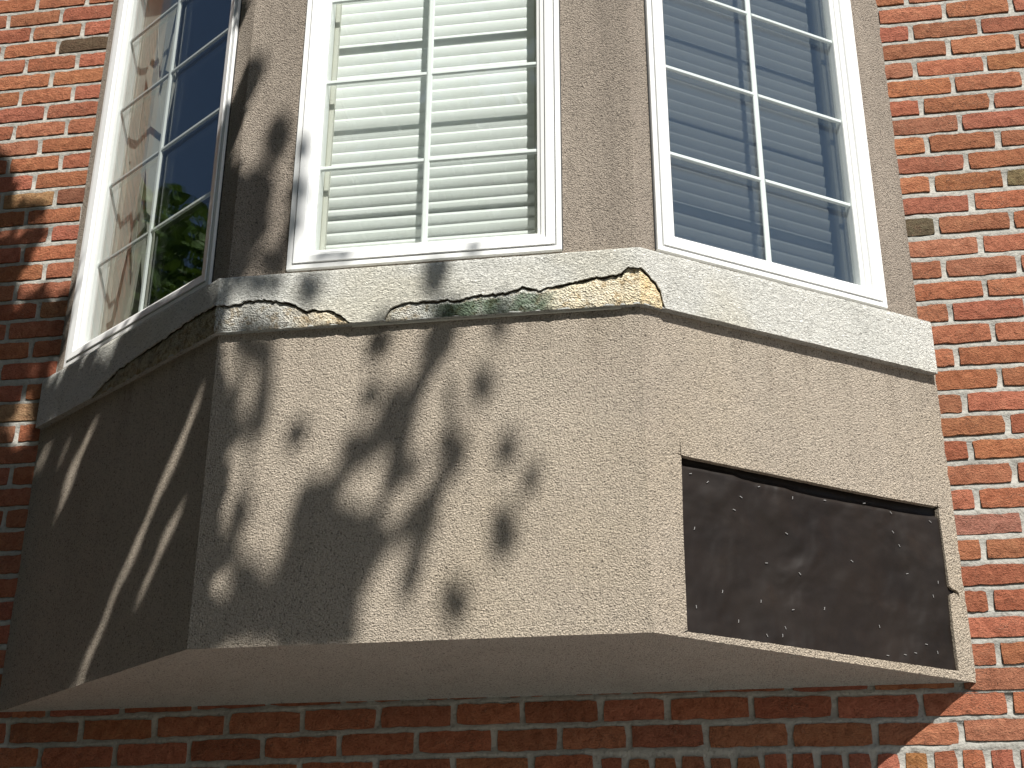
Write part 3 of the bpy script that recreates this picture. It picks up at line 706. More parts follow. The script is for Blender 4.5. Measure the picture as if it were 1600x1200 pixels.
# pale zigzag sheets shaped to stand in for a reflection in the left window
P = FP('L')
cur = tag(empty('reflection_sheet', Vector(P(0.2, -0.09, 1.08)) + BO), 'pale pointed sheets behind the left bay window standing in for a reflection', 'reflection_sheet')
co_ = cur.location - BO
for i, zt in enumerate((2.04, 1.74, 1.46, 1.15)):
    dp = -0.075 - 0.016 * (i % 2) - 0.004 * i
    pts = [(0.10, zt + 0.95), (0.19, zt + 0.95), (0.265, zt + 0.62), (0.318, zt + 0.30), (0.298, zt - 0.03), (0.262, zt + 0.27), (0.236, zt - 0.10), (0.20, zt + 0.06), (0.175, zt - 0.25), (0.10, zt - 0.25)]
    fold = lambda s: dp + 0.012 * math.sin(s * 70 + i)
    front_ = [Vector(P(s, fold(s), z)) - co_ for s, z in pts]; back_ = [Vector(P(s, fold(s) - 0.002, z)) - co_ for s, z in pts]
    n = len(pts); tr_ = tessellate_polygon([[Vector((s, z, 0)) for s, z in pts]])
    f = [tuple(t_) for t_ in tr_] + [tuple(x + n for x in reversed(t_)) for t_ in tr_] + [(j, (j+1) % n, (j+1) % n + n, j + n) for j in range(n)]
    mesh('reflection_fold', front_ + back_, f, M_REFLECT, cur)

# ------------------------------------------------------------------ trees outside the frame (two known by shade and reflection, one added)
LEAF="71,0,36,1 89,10,36,1 30,-17,36,1 50,7,36,1 48,-20,36,1 119,27,36,1 100,-4,36,1 127,4,36,1 21,-46,36,1 35,21,36,1 145,20,36,1 6,-23,36,1 90,34,36,1 -23,-53,36,1 127,47,36,1 16,4,36,1 112,-20,36,1 145,-1,36,1 54,-41,36,1 153,47,36,1 22,39,36,1 45,37,36,1 66,30,36,1 130,-15,36,1 107,45,36,1 147,74,36,1 75,-43,36,1 34,-60,36,1 96,-34,36,1 76,49,36,1 169,-6,36,1 -28,-33,36,1 5,26,36,1 166,62,36,1 164,85,36,1 131,-35,36,1 169,13,36,1 7,57,36,1 119,76,36,1 154,-24,36,1 172,33,36,1 69,-60,36,1 116,-46,36,1 142,94,36,1 -17,9,36,1 34,56,36,1 187,-14,36,1 54,66,36,1 90,70,36,1 89,-56,36,1 -1,77,36,1 187,17,36,1 189,72,36,1 52,-92,36,1 -11,62,36,1 165,108,36,1 146,-58,36,1 18,77,36,1 186,-37,36,1 74,-88,36,1 190,50,36,1 103,-74,36,1 162,-44,36,1 -33,22,36,1 104,90,36,1 164,132,36,1 186,96,36,1 124,110,36,1 -23,47,36,1 121,-70,36,1 40,78,36,1 204,5,36,1 207,42,36,1 145,126,36,1 206,-28,36,1 208,68,36,1 103,108,36,1 -21,87,36,1 218,-15,36,1 70,-107,36,1 174,-61,36,1 222,85,36,1 235,-27,36,1 63,92,36,1 -41,43,36,1 313,-440,36,1 34,101,36,1 11,102,36,1 194,123,36,1 -38,115,36,1 -7,103,36,1 147,-81,36,1 207,96,36,1 -43,135,36,1 -38,69,36,1 96,-94,36,1 193,-60,36,1 224,29,36,1 78,106,36,1 225,10,36,1 -92,295,36,1 130,-92,36,1 -96,317,36,1 138,148,36,1 -55,158,36,1 222,-44,36,1 175,155,36,1 51,109,36,1 323,-422,36,1 -68,180,36,1 154,160,36,1 238,71,36,1 325,-460,36,1 216,119,36,1 -70,201,36,1 97,133,36,1 -113,342,36,1 188,140,36,1 -60,127,36,1 259,-30,36,1 114,-105,36,1 -97,262,36,1 -82,220,36,1 209,137,36,1 233,50,36,1 295,-418,36,1 250,-13,36,1 -36,158,36,1 -75,311,36,1 87,-120,36,1 165,-89,36,1 35,123,36,1 240,-45,36,1 341,-434,36,1 -13,143,36,1 243,89,36,1 -57,83,36,1 150,-101,36,1 -104,281,36,1 83,-138,36,1 339,-472,36,1 -138,399,36,1 -143,422,36,1 16,127,36,1 -116,367,36,1 -129,353,36,1 192,-84,36,1 247,108,36,1 217,-73,36,1 76,129,36,1 109,-125,36,1 -64,61,36,1 -137,375,36,1 -90,193,36,1 345,-400,36,1 176,194,36,1 244,12,36,1 204,155,36,1 159,185,36,1 132,-111,36,1 187,172,36,1 -80,342,36,1 -74,116,36,1 134,166,36,1 -145,443,36,1 106,164,36,1 -122,388,36,1 275,-44,36,1 -42,191,36,1 245,-66,36,1 253,47,36,1 -62,227,36,1 -102,230,36,1 -86,173,36,1 -95,355,36,1 53,137,36,1 -124,414,36,1 -111,248,36,1 -75,247,36,1 402,119,36 285,-399,36,1 -115,303,36,1 289,-64,36,1 -11,162,36,1 352,-449,36,1 -65,332,36,1 -78,145,36,1 -162,463,36,1 -96,374,36,1 -156,403,36,1 356,-481,36,1 8,149,36,1 -104,179,36,1 322,-392,36,1 -76,82,36,1 269,89,36,1 405,99,36 184,-101,36,1 263,26,36,1 -95,152,36,1 357,-420,36,1 132,-130,36,1 237,137,36,1 365,-462,36,1 -61,285,36,1 358,-382,36,1 152,-123,36,1 269,5,36,1 -106,204,36,1 31,150,36,1 171,-114,36,1 270,70,36,1 -134,298,36,1 218,-100,36,1 182,212,36,1 -48,323,36,1 -46,214,36,1 -131,323,36,1 -147,356,36,1 199,-111,36,1 -90,130,36,1 378,116,36,1 259,124,36,1 -125,454,36,1 -123,266,36,1 156,203,36,1 295,-32,36,1 334,-377,36,1 69,150,36,1 369,-519,36,1 653,-533,36 103,183,36,1 -25,183,36,1 409,137,36 -183,478,36,1 -158,382,36,1 -171,435,36,1 -144,335,36,1 -77,363,36,1 -105,399,36,1 427,103,36 -46,302,36,1 -165,765,36,1 112,-151,36,1 301,-387,36,1 221,164,36,1 -55,250,36,1 389,152,36,1 373,-445,36,1 691,-665,36 80,164,36,1 134,192,36,1 -48,343,36,1 -199,496,36,1 -147,474,36,1 367,-497,36,1 140,-147,36,1 372,-402,36,1 310,95,36,1 272,-74,36,1 -97,71,36,1 272,43,36,1 291,84,36,1 409,76,36 -118,435,36,1 191,229,36,1 308,-60,36,1 372,98,36,1 -180,506,36,1 673,-515,36 288,3,36,1 164,222,36,1 165,242,36,1 337,108,36,1 -149,315,36,1 -174,396,36,1 635,-542,36 -203,514,36,1 276,-381,36,1 205,-293,36,1 -23,213,36,1 394,-240,36,1 184,-131,36,1 363,-363,36,1 -163,487,36,1 211,193,36,1 -3,186,36,1 -98,107,36,1 382,-369,36,1 240,-94,36,1 429,149,36 21,172,36,1 -168,363,36,1 358,117,36,1 255,-365,36,1 -133,243,36,1 310,-368,36,1 374,-480,36,1 323,-42,36,1 -117,151,36,1 288,-86,36,1 343,-356,36,1 -172,748,36,1 393,-545,36,1 229,-121,36,1 -31,332,36,1 367,140,36,1 292,113,36,1 111,203,36,1 -187,779,36,1 387,-388,36,1 -111,125,36,1 656,-501,36 -103,463,36,1 -227,543,36,1 406,-564,36,1 -125,207,36,1 45,172,36,1 -85,407,36,1 391,-347,36,1 -326,1145,36,1 241,171,36,1 650,-472,36 -99,423,36,1 373,164,36,1 439,133,36 -243,932,36,1 696,-527,36 -121,170,36,1 138,216,36,1 -149,775,36,1 309,-1,36,1 614,-565,36 219,-272,36,1 389,-503,36,1 653,-563,36 306,-90,36,1 385,-218,36,1 206,214,36,1 -38,261,36,1 391,-463,36,1 399,-263,36,1 446,108,36 277,134,36,1 -166,323,36,1 -188,446,36,1 83,188,36,1 -346,1185,36,1 -18,299,36,1 704,-652,36 -36,280,36,1 351,88,36,1 -328,1172,36,1 426,64,36 173,277,36,1 -141,793,36,1 580,-583,36 187,247,36,1 -201,462,36,1 -211,794,36,1 -142,499,36,1 -159,294,36,1 -172,345,36,1 -230,569,36,1 324,-74,36,1 402,170,36 -193,697,36,1 -257,972,36,1 354,-228,36,1 311,115,36,1 -177,666,36,1 258,156,36,1 -28,233,36,1 289,57,36,1 313,-21,36,1 387,75,36,1 338,-52,36,1 211,-136,36,1 -78,717,36,1 668,-657,36 685,-646,36 276,-358,36,1 -184,531,36,1 -182,379,36,1 -188,718,36,1 294,33,36,1 -133,188,36,1 169,-147,36,1 -112,86,36,1 408,58,36 -146,746,36,1 -322,1110,36,1 -247,954,36,1 -301,1122,36,1 -151,250,36,1 560,-570,36 -209,554,36,1 313,76,36,1 -211,479,36,1 391,-433,36,1 232,203,36,1 -92,447,36,1 757,-562,36 825,-403,36 -56,374,36,1 372,185,36,1 231,-255,36,1 727,-643,36 271,-101,36,1 235,-330,36,1 632,-524,36 334,-230,36,1 -156,274,36,1 685,-545,36 332,87,36,1 719,-672,36 -250,899,36,1 447,165,36 214,236,36,1 -84,473,36,1 -227,523,36,1 413,-545,36,1 455,90,36 -225,503,36,1 456,147,36 355,-59,36,1 -303,1090,36,1 602,-584,36 -21,372,36,1 -224,933,36,1 679,-486,36 -343,1156,36,1 744,-543,36 410,-318,36,1 16,425,36,1 -194,425,36,1 148,272,36,1 -189,407,36,1 617,-536,36 -62,408,36,1 -59,772,36,1 231,-292,36,1 418,40,36 248,-239,36,1 719,-529,36 -14,318,36,1 -236,864,36,1 395,-301,36,1 421,-233,36,1 408,-352,36,1 -247,597,36,1 201,-272,36,1 -140,161,36,1 334,131,36,1 -158,518,36,1 420,-263,36,1 -158,223,36,1 254,-110,36,1 309,-218,36,1 445,69,36 373,-244,36,1 381,202,36,1 10,198,36,1 275,-234,36,1 -22,350,36,1 703,-509,36 -262,925,36,1 323,-343,36,1 393,-280,36,1 -125,109,36,1 166,-166,36,1 85,222,36,1 147,-170,36,1 397,-412,36,1 -119,482,36,1 261,-253,36,1 396,-486,36,1 430,-563,36,1 256,-341,36,1 405,-373,36,1 -191,801,36,1 366,364,36,1 -50,741,36,1 52,190,36,1 -129,133,36,1 29,411,36,1 128,-179,36,1 677,-595,36 404,-522,36,1 18,492,36,1 198,265,36,1 549,-549,36 -170,723,36,1 -308,1177,36,1 569,-597,36 914,-311,36 784,-569,36 -159,659,36,1 -156,807,36,1 402,398,36 -128,728,36,1 326,6,36,1 409,-469,36,1 672,-467,36 -81,427,36,1 603,-633,36 136,289,36,1 -175,637,36,1 349,149,36,1 386,-328,36,1 527,-533,36 365,75,36,1 -11,279,36,1 -203,943,36,1 -205,729,36,1 258,180,36,1 466,108,36 -343,1134,36,1 389,-198,36,1 431,177,36 -287,1071,36,1 -198,370,36,1 -202,762,36,1 505,-520,36 5,295,36,1 -69,627,36,1 -367,1210,36,1 -345,1213,36,1 413,-290,36,1 203,-154,36,1 654,-582,36 384,52,36,1 -136,817,36,1 394,371,35,1 451,-559,36,1 642,-647,36 671,-634,36 687,-613,36 926,-296,36 242,-138,36,1 653,-451,36 -160,538,36,1 -252,532,34,1 -7,236,36,1 737,-624,36 63,321,35,1 -230,796,36,1 737,-560,36 -202,389,36,1 -97,731,36,1 758,-584,36 -159,186,36,1 437,-243,36 838,-382,34 -274,983,36,1 -163,681,33,1 -305,1149,36,1 -285,938,33,1 134,248,35,1 -223,900,36,1 -219,446,33,1 -287,1134,35,1 355,-251,34,1 411,-217,36,1 632,-494,36 -211,572,36,1 -250,992,36,1 -172,266,36,1 -75,784,36,1 -73,458,35,1 672,-574,36 900,-203,34 371,-82,36,1 305,138,36,1 633,-454,36 299,-117,36,1 -234,833,34,1 362,-203,36,1 -158,634,34,1 -207,711,36,1 -83,644,35,1 -229,471,36,1 327,-99,36,1 5,321,32,1 -129,79,36,1 353,336,33,1 1068,-659,32 -251,614,34,1 190,307,32,1 357,206,32,1 413,-450,36,1 -206,680,36,1 -59,715,36,1 346,-330,35,1 353,172,36,1 622,-636,36 746,-610,32 -184,305,33,1 -253,562,31,1 582,-557,36 368,238,36,1 425,418,34 195,286,35,1 603,-604,36 703,-629,36 -234,1048,31,1 438,40,36 -51,541,33,1 607,-518,31 905,-569,29 371,-264,34,1 65,402,32,1 416,-495,29,1 -176,245,29,1 537,-580,33 -44,791,31,1 736,-411,31 -149,203,36,1 525,-550,30 -272,1093,29,1 -16,484,29,1 421,-334,34,1 467,-123,31 339,-85,36,1 360,277,30,1 76,417,35,1 -170,554,31,1 252,200,33,1 -249,850,29,1 322,50,28,1 9,446,36,1 -241,507,30,1 9,473,36,1 450,198,28 -218,774,36,1 -112,650,28,1 863,-369,29 396,-156,28,1 524,7,30 720,-554,28 -92,784,31,1 -196,1038,28,1 238,-226,29,1 342,-19,34,1 429,-540,32,1 -37,685,28,1 -212,421,33,1 454,-252,28 302,-335,28,1 0,402,36,1 -69,748,33,1 469,-558,30 384,-55,32,1 367,-330,33,1 -188,321,36,1 14,283,28,1 337,174,31,1 900,-224,28 203,-250,30,1 -112,501,30,1 619,-477,29 407,22,36 352,317,34,1 363,262,29,1 245,-276,35,1 796,-557,27 756,-412,29 49,379,34,1 -45,520,30,1 -66,548,27,1 -370,1172,31,1 372,337,34,1 -88,622,26,1 -246,1061,29,1 26,516,27,1 729,-516,28 -108,712,29,1 304,-245,31,1 -124,713,29,1 391,-174,34,1 171,-180,30,1 841,-409,34 -220,717,28,1 30,200,34,1 598,-546,36 793,-581,29 -4,359,28,1 874,-653,25 466,-42,28 16,221,31,1 1069,-537,25 468,176,31 -230,986,28,1 403,198,27 363,57,34,1 510,-183,25 -132,666,26,1 425,-318,29,1 962,-707,25 609,-111,28 -184,625,25,1 892,-352,25 78,348,35,1 503,14,31 383,397,36,1 292,-221,32,1 639,-433,25 -210,819,32,1 563,182,29 554,119,25 -48,392,36,1 545,-594,31 832,-466,25 418,-399,30,1 420,-526,30,1 356,-38,33,1 422,-427,24,1 487,-538,29 8,514,26,1 553,42,24 619,-591,32 249,-306,28,1 -144,140,34,1 79,329,35,1 820,-365,27 292,153,36,1 -206,333,24,1 291,-252,33,1 -284,922,27,1 33,305,28,1 1079,-683,24 53,367,25,1 52,333,31,1 -218,1041,29,1 234,238,29,1 982,-720,24 482,-407,23 618,-462,28 336,66,31,1 -151,840,28,1 -222,968,23,1 -170,978,25,1 -251,875,33,1 53,417,26,1 322,-244,30,1 450,-194,24 -120,755,33,1 420,-414,28,1 79,361,24,1 496,-137,25 683,-460,24 326,-209,31,1 -383,1219,28,1 769,-331,23 381,230,29,1 445,-226,24 796,-260,24 221,-154,31,1 827,-421,31 56,349,26,1 499,-154,29 366,-94,23,1 -287,1154,24,1 -218,692,27,1 381,-101,32,1 -147,671,31,1 659,-627,23 745,-666,27 119,297,30,1 789,-418,24 189,-174,26,1 342,295,22,1 232,254,28,1 428,-379,22,1 -161,695,24,1 327,21,29,1 376,382,31,1 774,-258,25 -352,1116,22,1 480,-54,28 299,-197,25,1 -75,696,30,1 428,-453,25,1 879,-353,25 -226,607,22,1 -324,1092,34,1 381,-311,29,1 887,-618,23 570,98,25 -194,344,35,1 -121,820,30,1 343,-257,23,1 21,394,25,1 518,-248,23 283,-335,26,1 -194,1052,25,1 342,-318,22,1 596,-318,21 384,28,21,1 552,107,23 349,238,26,1 -179,578,24,1 496,-508,26 495,229,30 -322,1205,31,1 -286,962,24,1 671,-448,33 775,-417,26 360,-21,22,1 517,-261,23 469,78,27 -64,508,29,1 73,436,22,1 -215,370,21,1 372,-279,27,1 363,624,22,1 972,-500,25 454,-533,22,1 247,226,27,1 737,-389,21 482,161,22 476,-399,22 724,-429,23 -184,931,23,1 -169,990,23,1 597,-331,22 -6,252,31,1 -172,176,23,1 810,-415,29 648,-599,24 -272,1002,22,1 -123,519,27,1 872,-575,21 508,277,22 748,-655,22 393,-129,21,1 499,-61,25 858,-384,28 951,-485,30 609,-324,21 -139,89,24,1 262,-141,22,1 -242,623,25,1 -34,736,26,1 785,-544,30 694,-558,31 417,394,29 436,-269,27 178,-252,25,1 1079,-551,25 577,-609,26 -222,417,21,1 -210,870,31,1 402,-191,26,1 97,417,25,1 221,-241,30,1 684,-440,21 413,-26,20 369,602,20,1 875,-641,21 478,137,26 351,355,33,1 848,-420,27 253,-220,20,1 439,25,22 151,300,29,1 207,285,22,1 942,-478,24 -156,611,24,1 -157,135,21,1 508,-277,26 279,188,23,1 719,-493,23 -216,887,29,1 754,-624,19 -1,269,23,1 833,-456,19 -48,432,20,1 1122,-604,21 708,-488,22 378,37,22,1 466,-278,21 730,-576,20 782,-592,23 35,391,25,1 -362,1139,27,1 793,-402,25 54,206,28,1 -223,672,19,1 396,425,20,1 474,-538,22 480,-427,22 288,-210,20,1 -63,429,31,1 728,-615,24 -228,1069,21,1 520,-203,20 884,-603,19 451,-448,26,1 -142,110,30,1 23,453,26,1 394,212,29,1 513,-7,22 518,-557,19 917,-541,21 763,-529,25 524,-10,26 343,-4,23,1 354,190,30,1 444,-573,28,1 823,-498,21 -64,477,25,1 176,327,22,1 811,-391,29 88,241,28,1 -8,429,21,1 514,-504,23 -245,492,28,1 463,-460,20 677,-55,22 367,-294,19,1 370,-180,20,1 -260,1082,22,1 418,-201,22 42,490,19,1 333,155,23,1 920,-564,19 497,27,27 1135,-610,19 365,308,24,1 742,-514,19 -46,510,20,1 515,-156,26 -183,289,29,1 278,-270,22,1 287,178,20,1 857,-585,20 -68,572,28,1 693,-477,27 483,244,26 -154,155,28,1 897,-600,23 -21,504,18,1 386,-81,27,1 993,-173,18 885,-629,21 426,-298,21,1 428,-214,22 27,296,22,1 673,-435,19 -244,828,21,1 362,-278,20,1 -275,642,23,1 -196,580,25,1 258,-326,25,1 896,-587,22 -326,1076,24,1 470,-411,21 405,379,23 553,32,18 473,-139,29 -149,710,21,1 915,-226,25 777,-533,25 428,-350,28,1 628,-441,28 516,23,21 481,94,28 904,-283,18 463,-264,25 -214,587,30,1 -203,658,28,1 744,-596,25 75,312,19,1 925,-334,24 510,239,20 483,-526,18 433,-281,20 418,431,21 520,-81,18 515,-289,19 934,-317,22 848,-458,18 481,120,18 377,260,25,1 196,316,20,1 131,-196,26,1 900,-297,20 416,13,24 910,-555,27 868,-380,18 824,-354,21 950,-289,20 431,-524,17,1 463,-574,19,1 382,247,25,1 559,56,21 311,-129,26,1 969,-522,18 473,-62,20 -227,688,18,1 520,-516,29 -180,989,23,1 747,-682,27 1007,-424,19 -168,200,21,1 315,-331,27,1 556,-537,23 516,251,22 285,-129,24,1 951,-701,19 94,321,20,1 503,-582,17 382,327,27,1 528,-510,17 806,-555,19 435,-334,20,1 878,-561,17 704,-436,17 -194,960,24,1 388,-140,20,1 416,190,27 490,-491,20 -224,428,24,1 478,-575,23 922,-215,24 -277,898,19,1 493,6,16 943,-490,20 754,-642,19 963,-514,25 223,-227,24,1 812,-373,21 589,-105,22 542,-8,17 1021,-429,24 769,-344,22 596,-131,21 394,-47,17,1 -92,659,20,1 893,-187,22 442,-121,19 1015,-401,19 630,-599,19 366,289,21,1 526,-595,20 -206,312,20,1 962,-698,17 319,-115,27,1 431,403,21 1057,-341,26 609,-127,25 971,-489,19 394,0,20,1 219,269,19,1 -55,567,17,1 -154,981,22,1 24,468,28,1 352,-94,21,1 886,-344,18 45,428,21,1 -65,644,21,1 421,-478,22,1 -261,636,18,1 154,-190,23,1 18,248,20,1 619,-620,23 503,-410,16 380,348,24,1 941,-532,18 617,-495,27 113,286,20,1 -255,809,19,1 419,-13,28 923,-205,18 907,-183,24 646,-43,21 105,243,20,1 -69,531,25,1 458,-438,21 -372,1132,16,1 902,-332,25 449,-40,18 -29,491,21,1 640,-627,20 734,-587,19 975,-734,23 33,217,18,1 797,-541,16 663,-613,19 -73,654,21,1 -177,943,15,1 750,-523,24 901,-310,24 816,-474,16 599,-94,20 560,-611,23 58,305,16,1 382,418,21,1 464,-534,15 -98,798,23,1 769,-400,17 808,-568,21 129,268,24,1 891,-554,23 -261,594,27,1 370,591,21,1 -207,644,17,1 454,-235,16 817,-428,24 481,-468,19 -88,495,27,1 625,-615,15 1087,-533,14 -140,529,21,1 939,-303,27 908,-341,19 168,316,15,1 687,-581,24 -288,1010,22,1 567,33,17 541,2,18 544,-605,19 859,-401,18 965,-725,28 454,-117,22 340,330,20,1 -291,979,25,1 -176,1028,23,1 -30,501,16,1 334,-111,26,1 729,-503,17 749,-400,16 561,170,18 538,11,19 518,-172,23 -256,1005,24,1 -95,504,17,1 370,-311,18,1 1031,-437,23 759,-631,14 -283,651,24,1 530,-568,25 313,152,18,1 94,344,16,1 468,-438,24 488,280,18 -86,742,24,1 831,-489,27 790,-531,16 498,262,20 870,-492,22 985,-744,14 469,-422,18 475,-475,16 139,313,16,1 786,-395,14 850,-434,19 509,32,15 433,-471,18,1 -62,799,19,1 -174,207,16,1 714,-615,22 472,-459,17 479,-380,18 541,-523,20 -49,499,15,1 40,336,19,1 -254,862,24,1 313,-314,14,1 472,-389,18 -285,1055,26,1 1085,-659,20 952,-712,14 890,-220,17 929,-528,16 263,-273,21,1 817,-506,18 11,236,26,1 340,351,20,1 432,13,18 437,414,20 838,-478,25 825,-458,15 409,-172,16,1 514,226,18 344,14,26,1 -199,827,21,1 387,317,14,1 814,-584,16 485,-552,18 380,-131,18,1 859,-424,18 -209,344,17,1 -343,1230,23,1 -277,627,23,1 509,-193,16 316,-255,16,1 856,-575,17 396,-72,21,1 923,-550,18 945,-320,13 236,-158,26,1 789,-270,21 935,-332,20 98,305,23,1 522,-67,14 906,-245,16 -196,996,19,1 462,-286,15 1054,-665,15 427,-368,18,1 374,412,22,1 1063,-680,16 204,306,22,1 1049,-326,18 -40,408,20,1 745,-393,16 279,-218,23,1 114,249,15,1 829,-580,18 587,-533,19 607,-491,18 -35,704,17,1 476,29,14 522,-230,22 261,210,19,1 950,-506,19 -218,732,22,1 -302,1050,24,1 565,126,16 699,-571,15 834,-433,21 480,273,17 -189,277,22,1 955,-521,17 243,-218,19,1 -123,843,23,1 -75,602,25,1 548,59,22 1025,-421,18 -254,517,25,1 911,-584,22 449,-130,17 439,-460,23,1 -54,479,15,1 -162,1034,21,1 1084,-672,21 325,-319,18,1 1019,-414,22 -81,674,13,1 -234,446,22,1 637,-424,14 994,-187,19 1056,-634,13 -272,602,21,1 787,-428,14 -73,685,18,1 1074,-692,17 483,108,20 692,-456,16 -176,613,21,1 493,-590,23 792,-243,13 -71,586,19,1 1058,-656,22 1071,-645,21 -322,1218,21,1 353,625,17,1 762,-600,21 -110,823,18,1 527,-75,20 342,201,14,1 342,342,19,1 -8,471,19,1 571,109,18 427,-440,17,1 350,-103,15,1 -246,464,19,1 356,-185,21,1 351,-312,16,1 -234,426,16,1 -266,1124,20,1 694,-67,19 -80,661,16,1 246,243,14,1 613,-338,15 6,352,17,1 340,284,13,1 448,-216,20 594,-524,20 344,224,16,1 -181,1045,18,1 865,-483,17 331,30,19,1 430,-17,24 485,144,18 907,-595,20 895,-576,18 434,-422,17,1 -361,1238,17,1 214,-170,17,1 1127,-617,19 -83,685,23,1 364,385,18,1 -336,1077,12,1 658,-425,17 697,-441,16 38,518,15,1 952,-311,12 703,-476,15 915,-189,19 430,193,20 54,216,20,1 573,-540,17 775,-240,19 451,-463,21,1 492,-4,15 33,379,17,1 553,95,14 833,-446,15 510,-596,13 -172,816,23,1 459,-143,18 478,190,13 341,214,18,1 494,-70,17 -160,146,18,1 877,-498,14 -116,640,18,1 480,223,17 486,-384,14 781,-525,17 345,380,20,1 721,-397,16 437,-348,18,1 -99,756,13,1 618,-606,22 -61,806,12,1 875,-667,18 1057,-351,20 -68,661,15,1 11,330,20,1 -222,756,17,1 401,-62,12 523,-601,12 754,-328,16 711,-386,16 341,320,21,1 153,377,14,1 429,-412,17,1 501,-483,15 279,-135,14,1 505,205,15 801,-591,18 857,-415,17 515,-589,14 -240,455,17,1 -298,1193,21,1 804,-359,15 150,-198,17,1 119,269,13,1 -178,194,15,1 -78,522,18,1 844,-587,13 622,-36,22 -148,554,18,1 893,-234,19 542,68,20 479,-152,19 488,-129,19 489,212,16 960,-735,17 249,-160,18,1 864,-669,15 716,-424,19 -35,670,15,1 1012,-436,13 334,-316,17,1 -377,1229,21,1 441,-200,14 258,225,15,1 448,-182,15 540,-514,17 94,432,13,1 432,-37,15 -265,578,21,1 744,-424,14 -229,401,18,1 898,-173,18 1086,-543,18 428,-500,18,1 375,-117,17,1 763,-427,13 486,82,19 604,-341,17 359,652,21,1 -215,970,15,1 93,440,17,1 407,-11,16 703,-606,17 -184,232,16,1 -118,671,16,1 610,-453,19 487,-416,14 649,-421,14 499,-398,17 849,-367,15 578,-620,15 986,-733,19 939,-283,19 362,44,19,1 335,-263,13,1 760,-245,16 831,-365,20 158,317,15,1 -265,876,17,1 -99,698,20,1 -167,607,16,1 547,131,18 858,-485,14 -34,787,20,1 147,-222,17,1 -5,507,18,1 949,-301,17 885,-194,15 389,350,16,1 482,-582,16 372,620,16,1 -165,567,14,1 256,-297,19,1 -219,601,18,1 420,1,17 -220,662,15,1 574,88,16 421,-41,17 945,-467,15 432,-6,14 1071,-342,16 560,-529,13 385,-151,17,1 527,-217,12 -212,842,17,1 320,-132,14,1 342,371,14,1 -245,1041,18,1 955,-725,17 979,-505,16 513,-220,18 432,-398,16,1 1133,-599,18 784,-341,18 479,236,17 399,231,16,1 1003,-185,15 31,461,18,1 324,-193,14,1 756,-680,18 759,-515,14 402,353,18 689,-451,13 1068,-632,15 -99,772,18,1 860,-648,14 882,-216,12 813,-489,12 234,-171,13,1 617,-133,17 874,-628,16 -133,976,12,1 481,184,16 769,-523,15 -189,251,15,1 699,-594,16 788,-384,13 1055,-643,16 499,-552,13 351,258,16,1 -127,700,17,1 -217,362,16,1 339,-193,14,1 804,-426,14 488,-576,16 301,-322,16,1 561,203,15 816,-571,14 1083,-643,13 467,-582,15,1 1024,-400,14 383,-30,12,1 583,-325,13 527,247,15 305,-189,14,1 982,-491,13 845,-577,14 482,-488,13 443,-468,14,1 531,-249,13 -77,512,13,1 1140,-616,13 1132,-624,13 449,24,13 434,-292,12 268,210,12,1"
TWIGS=[[(0.945, -0.382), (0.957, -0.487), (0.936, -0.536), (0.9, -0.597), (0.864, -0.683)], [(0.928, -0.313), (0.88, -0.371), (0.819, -0.431), (0.749, -0.432)], [(0.937, -0.546), (0.867, -0.547), (0.814, -0.582), (0.777, -0.631)], [(0.437, 0.429), (0.382, 0.383), (0.358, 0.303), (0.362, 0.106)], [(0.523, -0.168), (0.495, -0.24), (0.496, -0.361)]]

def leaf(v, f, c, r, nrm_, spin, ln=1.5):
    zax = nrm_.normalized(); xax = zax.orthogonal().normalized(); yax = zax.cross(xax)
    ca, sa = math.cos(spin), math.sin(spin); X = xax * ca + yax * sa; Y = yax * ca - xax * sa
    i = len(v); b = r * 0.14
    v += [c - X * r * ln * 0.75, c - X * r * 0.35 + Y * r * 0.72 + zax * b, c + X * r * 0.35 + Y * r * 0.62 + zax * b, c + X * r * ln * 0.85, c + X * r * 0.35 - Y * r * 0.62 + zax * b, c - X * r * 0.35 - Y * r * 0.72 + zax * b]
    f += [(i, i+1, i+2, i+3), (i, i+3, i+4, i+5)]
def tube(v, f, pts, radii, n=7):
    base = len(v)
    for k_, p in enumerate(pts):
        t_ = (pts[min(k_+1, len(pts)-1)] - pts[max(k_-1, 0)]).normalized(); a = t_.orthogonal().normalized(); b = t_.cross(a)
        for j in range(n): an = 2 * math.pi * j / n; v.append(p + (a * math.cos(an) + b * math.sin(an)) * radii[k_])
    for k_ in range(len(pts) - 1):
        for j in range(n): f.append((base + k_*n + j, base + k_*n + (j+1) % n, base + (k_+1)*n + (j+1) % n, base + (k_+1)*n + j))
def rvec(): return Vector((random.gauss(0, 1), random.gauss(0, 1), random.gauss(0, 1)))
def from_sun(u, v_, t_): return SU * u + SV * v_ + SUN * t_
HULL = [(-0.62, 1.85), (1.085, 0.40), (2.85, 0.35), (2.60, -1.25), (1.36, -1.05), (0.40, -0.60), (-0.20, -0.10)]
def in_poly(x, y, poly):
    ins = False; j = len(poly) - 1
    for i in range(len(poly)):
        xi, yi = poly[i]; xj, yj = poly[j]
        if (yi > y) != (yj > y) and x < (xj - xi) * (y - yi) / (yj - yi) + xi: ins = not ins
        j = i
    return ins
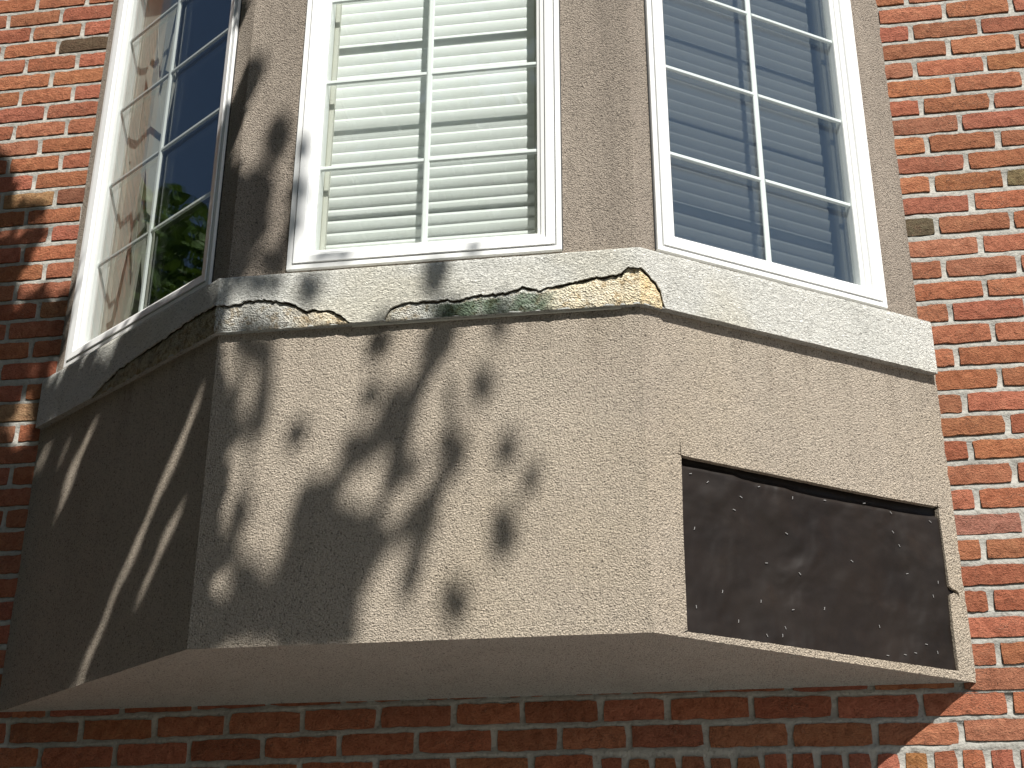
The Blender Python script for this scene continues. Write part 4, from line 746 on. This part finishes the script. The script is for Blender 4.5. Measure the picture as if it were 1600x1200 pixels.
def grow(name, label, base, crown_c, crown_r, leaves, extra, seed, size):
    random.seed(seed)
    root = tag(empty(name, base), label, 'tree', 'trees around the house'); B = Vector(base)
    tv, tf = [], []
    top = Vector(crown_c)
    tp_ = [B, lerp(B, top, 0.25) + Vector((0.06, 0.05, 0)), lerp(B, top, 0.55) + Vector((-0.08, 0, 0)), lerp(B, top, 0.85)]
    tube(tv, tf, [p - B for p in tp_], [0.17, 0.13, 0.10, 0.06], 10)
    mesh('trunk', tv, tf, M_BARK, root, True)
    lv, lf = [], []; bv, bf = [], []
    for u, v_, r, near in leaves:
        t_ = (3.8 if near else 6.6) + 0.6 * nz(u, v_, 0, 2.0) + random.uniform(-0.18, 0.18)
        nn = (SUN + rvec() * 0.22).normalized()
        leaf(lv, lf, from_sun(u, v_, t_) - B, r * 1.12, nn, random.uniform(0, 6.28))
    n = 0
    while n < extra:
        d = rvec().normalized() * (random.random() ** 0.45); p = Vector((crown_c[0] + d.x * crown_r[0], crown_c[1] + d.y * crown_r[1], crown_c[2] + d.z * crown_r[2]))
        if nz(p.x, p.y, p.z, 0.9) < -0.18: continue
        if leaves:
            u, v_ = p.dot(SU), p.dot(SV)
            if in_poly(u, v_, HULL) or p.y > -1.0 or p.z < GZ + 1.2: continue
            q = p - cam.matrix_world.translation; zc = q.dot(CF)
            if q.length < 1.3 or (zc > 0 and abs(q.dot(CX)) < 0.5 * zc and abs(q.dot(CD)) < 0.45 * zc): continue
        leaf(lv, lf, p - B, size * random.uniform(0.7, 1.2), rvec() + Vector((0, 0, 0.8)), random.uniform(0, 6.28)); n += 1
    tag(mesh('crown', lv, lf, M_LEAF, root), kind='stuff')
    for k_ in range(14):
        d = rvec().normalized(); e = Vector((crown_c[0] + d.x * crown_r[0] * 0.8, crown_c[1] + d.y * crown_r[1] * 0.8, crown_c[2] + abs(d.z) * crown_r[2] * 0.7))
        if leaves and (in_poly(e.dot(SU), e.dot(SV), HULL) or e.y > -1): continue
        s = lerp(tp_[1], tp_[3], random.random()); m_ = (s + e) / 2 + rvec() * 0.12
        if leaves and any(in_poly(lerp(s, e, q / 6).dot(SU), lerp(s, e, q / 6).dot(SV), HULL) for q in range(7)): continue
        tube(bv, bf, [s - B, m_ - B, e - B], [0.045, 0.028, 0.01])
    if leaves:                      # the twigs whose shade crosses the panel
        for pl_ in TWIGS:
            pts = [from_sun(u, v_, 6.6 + 0.6 * nz(u, v_, 0, 2.0)) - B for u, v_ in pl_]
            tube(bv, bf, pts, [0.012 - 0.006 * q / (len(pts) - 1) for q in range(len(pts))], 6)
    mesh('branch', bv, bf, M_BARK, root, True)
LEAVES = [tuple(float(q) / 1000 for q in (s + ',0').split(',')[:4]) for s in LEAF.split()]
grow('shade_tree', 'leafy tree close to the house whose leaves shade the bay', (-2.6, -4.6, GZ), (-3.0, -4.4, 3.0), (3.9, 3.3, 4.6), LEAVES, 42000, 3, 0.08)
grow('garden_tree', 'leafy tree beyond the house corner mirrored in the left bay window', (-8.2, 0.6, GZ), (-8.0, 0.6, 3.9), (2.5, 2.6, 2.5), [], 12000, 4, 0.085)

grow('sky_block_tree', 'unseen leafy tree added in front of the house to hold back sky light', (0.3, -9.5, GZ), (0.3, -9.2, 3.6), (5.2, 2.8, 4.2), [], 15000, 6, 0.14)  # added unseen tree, cuts the sky light on the bay's shaded sides
